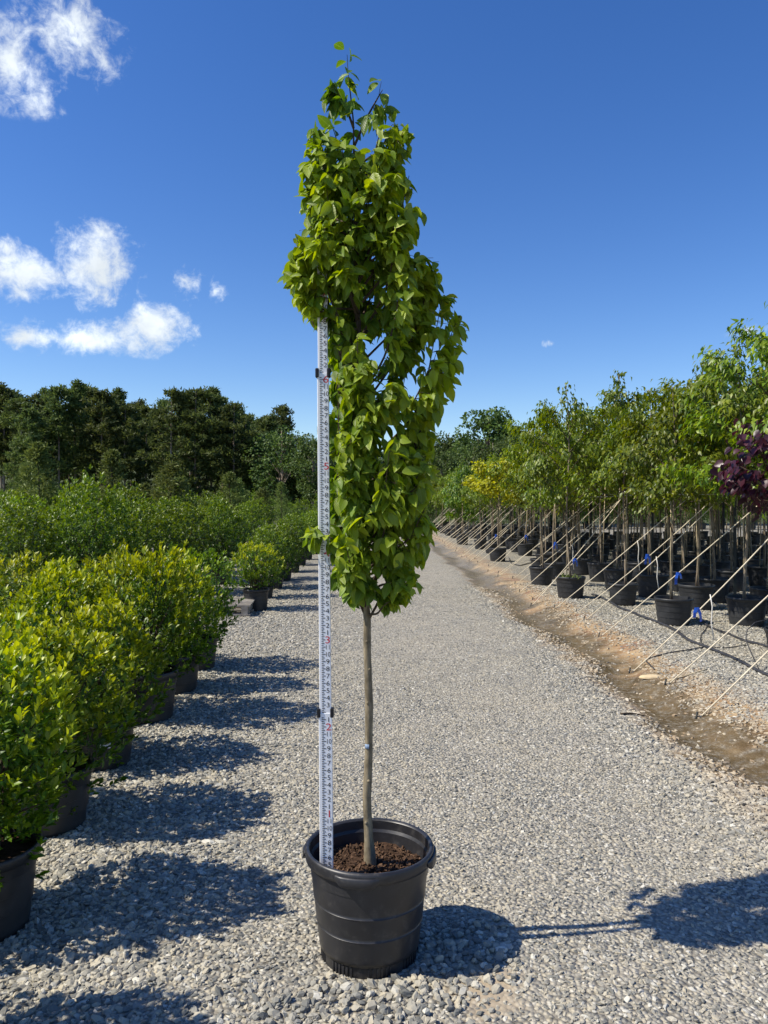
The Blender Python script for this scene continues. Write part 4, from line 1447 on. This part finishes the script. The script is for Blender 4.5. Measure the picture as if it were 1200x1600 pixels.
# ------------------------------------------------------------------ far trees
def pine(seed, h=17.0, base=.43, Rc=2.8, n_=5200):
    g = np.random.default_rng(seed)
    o = thing('pine_tree', '', 'tree')
    zz = np.linspace(-.1, h, 12)
    cx = .25 * np.sin(zz * .21 + g.uniform(0, 6)) * zz / h
    MB().tube(np.stack([cx, 0 * zz, zz], 1), np.linspace(.19, .03, 12), 7).build('trunk', M['pine_bark'], o)
    P_, D_ = [], []
    nb = 46
    br = MB()
    for k in range(nb):
        f = ((k + g.uniform(0, 1)) / nb) ** .9
        z = h * (base - .06 + (1.0 - base + .05) * f)
        a = g.uniform(0, 6.28)
        prof_ = (math.sin(math.pi * (.16 + .78 * f)) ** .8) * (1 - .30 * f)
        ln_ = Rc * prof_ * g.uniform(.55, 1.2)
        b0 = np.array([np.interp(z, zz, cx), 0, z])
        e = b0 + [math.cos(a) * ln_, math.sin(a) * ln_, ln_ * g.uniform(-.05, .55)]
        br.tube([b0, (b0 + e) / 2 + [0, 0, -.05], e], [.05, .035, .015], 4, cap=False)
        m_ = int(n_ / nb)
        q = 1 - g.beta(1, 2.2, m_) * .8
        c_ = b0 + (e - b0) * q[:, None]
        # tufts: needles gather round a few twig ends
        tw = c_[g.integers(0, m_, 14)] + g.normal(0, .32, (14, 3)) * [1, 1, .6]
        pick_ = tw[g.integers(0, 14, m_)] + g.normal(0, .19, (m_, 3)) * [1, 1, .7]
        P_.append(pick_)
        D_.append(unit(unit(e - b0) * .5 + g.normal(0, .8, (m_, 3)) + [0, 0, .35]))
    br.build('branches', M['twig'], o)
    P_, D_ = np.concatenate(P_), np.concatenate(D_)
    m_ = len(P_)
    mb = MB()
    add_leaves(mb, 'needle', P_, D_, unit(g.normal(size=(m_, 3)) + [0, 0, .5]), g.uniform(.26, .52, m_), g.uniform(0, 1, m_), np.clip(g.uniform(-1, .7, m_), 0, 1), 2.4)
    tag(mb.build('crown', M['pine'], o), kind='stuff')
    return o


pines = [pine(201), pine(202, 16.0, .33, 3.2), pine(203, 17.5, .42, 2.6), pine(204, 15.5, .14, 3.5, 5800)]
GP, LPn = 'tall pines of the wood behind the nursery field', 'tall dark pine with a bare trunk at the wood edge behind the nursery field'
k = 0
for px, top, Y_, v in ((6, 602, 88, 0), (34, 622, 84, 1), (62, 618, 92, 2), (92, 606, 84, 1), (118, 600, 86, 0), (142, 608, 90, 2), (160, 612, 84, 1), (182, 612, 92, 0), (205, 632, 96, 2), (228, 636, 100, 1),
                       (246, 640, 92, 2), (268, 612, 80, 3), (290, 618, 88, 0), (306, 610, 80, 3), (330, 608, 82, 1), (348, 622, 84, 3), (366, 632, 80, 3), (384, 650, 82, 3), (20, 612, 100, 2), (76, 612, 104, 0),
                       (132, 604, 104, 1), (172, 622, 108, 2), (215, 628, 110, 0), (258, 626, 108, 1), (312, 618, 104, 0), (356, 634, 100, 2), (-22, 604, 90, 1), (-50, 612, 88, 0), (46, 640, 80, 1), (196, 636, 84, 3), (394, 668, 92, 1)):
    X_ = (px - 600) / FPX * Y_
    h0 = (17.0, 16.0, 17.5, 15.5)[v]
    hh = H + (HZ - top) / FPX * Y_
    s = hh / h0
    place(pines[v], (X_, Y_), rng.uniform(0, 6.28), LPn, GP, (s * 1.05, s * 1.05, s))
# thin far pine stems deeper in the wood
for k in range(46):
    Y_ = rng.uniform(98, 135)
    X_ = rng.uniform(-.52, -.12) * Y_
    place(pines[rng.integers(0, 4)], (X_, Y_), rng.uniform(0, 6.28), 'pine standing deeper in the wood, half hidden by the edge pines', 'pines deeper in the wood', rng.uniform(.82, .98) * Y_ / 118)


def broad(seed, h=10.0, Rc=3.2, z1=1.5, n_=5200, leaf=.34):
    g = np.random.default_rng(seed)
    o = thing('broadleaf_tree', '', 'tree')
    tr, br, _ = MB(), MB(), 0
    tr.tube([(0, 0, -.1), (.1, 0, h * .35), (.05, .1, h * .7), (0, 0, h * .92)], [.22, .16, .09, .03], 7)
    tr.build('trunk', M['pine_bark'], o)
    P_, O_ = [], []
    cl_ = 34
    C_ = unit(g.normal(size=(cl_, 3))) * g.uniform(.45, 1, (cl_, 1)) ** .6 * [Rc * .8, Rc * .8, (h - z1) / 2 * .82] + [0, 0, z1 + (h - z1) / 2]
    for c_ in C_:
        br.tube([(0, 0, max(.5, c_[2] - 2.2)), c_ * [.5, .5, 1] - [0, 0, .6], c_], [.06, .04, .015], 4, cap=False)
        m_ = n_ // cl_
        D = unit(g.normal(size=(m_, 3)))
        r_ = g.uniform(.55, 1.05, m_) ** .5 * g.uniform(.7, 1.25) * Rc * .33
        P_.append(c_ + D * r_[:, None] * [1, 1, .75])
        O_.append(D)
    br.build('branches', M['pine_bark'], o)
    P_, O_ = np.concatenate(P_), np.concatenate(O_)
    m_ = len(P_)
    mb = MB()
    add_leaves(mb, 'flake', P_, unit(O_ + g.normal(0, .6, (m_, 3)) - [0, 0, .3]), unit(O_ + [0, 0, .7] + g.normal(0, .4, (m_, 3))), leaf * g.uniform(.6, 1.1, m_), g.uniform(0, 1, m_), np.clip(g.uniform(-1, .8, m_), 0, 1), 1.2)
    tag(mb.build('crown', M['far_leaf'], o), kind='stuff')
    return o


bro = [broad(301), broad(302, 10, 2.7), broad(303, 10, 3.8, 1.0)]
for px, top, Y_, v, sx in ((412, 668, 82, 0, .95), (440, 662, 78, 2, .95), (466, 668, 80, 1, 1.0), (490, 672, 72, 0, .9), (512, 676, 76, 2, .9), (540, 690, 90, 1, 1), (570, 700, 95, 0, 1), (600, 705, 100, 2, 1), (398, 690, 88, 2, 1.0), (630, 690, 98, 1, 1)):
    s = (H + (HZ - top) / FPX * Y_) / 10
    place(bro[v], ((px - 600) / FPX * Y_, Y_), rng.uniform(0, 6.28), 'rounded dark green broadleaf tree at the end of the wood', 'broadleaf trees at the end of the wood', (s * sx, s * sx, s))
for k in range(22):
    Y_ = rng.uniform(122, 140)
    X_ = -72 + k * 3.1 + rng.uniform(-1, 1)
    place(bro[k % 3], (X_, Y_), rng.uniform(0, 6.28), 'low dark tree filling the gaps between the pine trunks', 'low trees under the pines', (.85, .85, rng.uniform(.45, .6)))
for k in range(26):
    Y_ = rng.uniform(108, 118)
    px = -20 + k * 21 + rng.uniform(-6, 6)
    place(bro[k % 3], ((px - 600) / FPX * Y_, Y_), rng.uniform(0, 6.28), 'low thicket bush in the shade under the pines', 'thicket bushes under the pines', (.55, .55, rng.uniform(.36, .46)))
for k in range(34):
    Y_ = rng.uniform(95, 130)
    px = 640 + k * 19 + rng.uniform(-8, 8)
    top = 672 + rng.uniform(-6, 14)
    s = (H + (HZ - top) / FPX * Y_) / 10
    place(bro[k % 3], ((px - 600) / FPX * Y_, Y_), rng.uniform(0, 6.28), 'far green tree in the treeline behind the nursery rows', 'treeline behind the nursery rows', (s * 1.05, s * 1.05, s))
o = broad(311, 10.2, 2.7, 2.2, 5200, .36)
place(o, ((762 - 600) / FPX * 60, 60), .3, 'lone taller round-headed tree rising above the treeline beyond the golden tree', s=(1.0, 1.0, (H + (HZ - 624) / FPX * 60) / 10.2))
o['group'] = 'lone tree'
del o['group']
GM = 'mid-distance trees at the far end of the nursery rows'
for px, top, Y_, v, sx in ((690, 694, 52, 0, .8), (715, 690, 55, 1, .9), (740, 684, 50, 2, .8), (770, 680, 48, 0, .8), (800, 668, 50, 1, 1.0), (828, 650, 46, 2, .8), (860, 660, 50, 0, .9), (668, 704, 60, 2, .8), (900, 660, 52, 1, 1), (940, 655, 55, 2, 1), (985, 650, 55, 0, 1), (1030, 650, 55, 1, 1), (1080, 645, 55, 2, 1), (1130, 640, 55, 0, 1), (1180, 640, 55, 1, 1)):
    s = (H + (HZ - top) / FPX * Y_) / 10
    place(bro[v], ((px - 600) / FPX * Y_, Y_), rng.uniform(0, 6.28), 'olive green bushy tree at the far end of the nursery rows', GM, (s * sx, s * sx, s))
for k, c in enumerate(list(bpy.data.objects)):
    if c.type == 'EMPTY' and c.get('label') == '':
        print('unplaced', c.name)
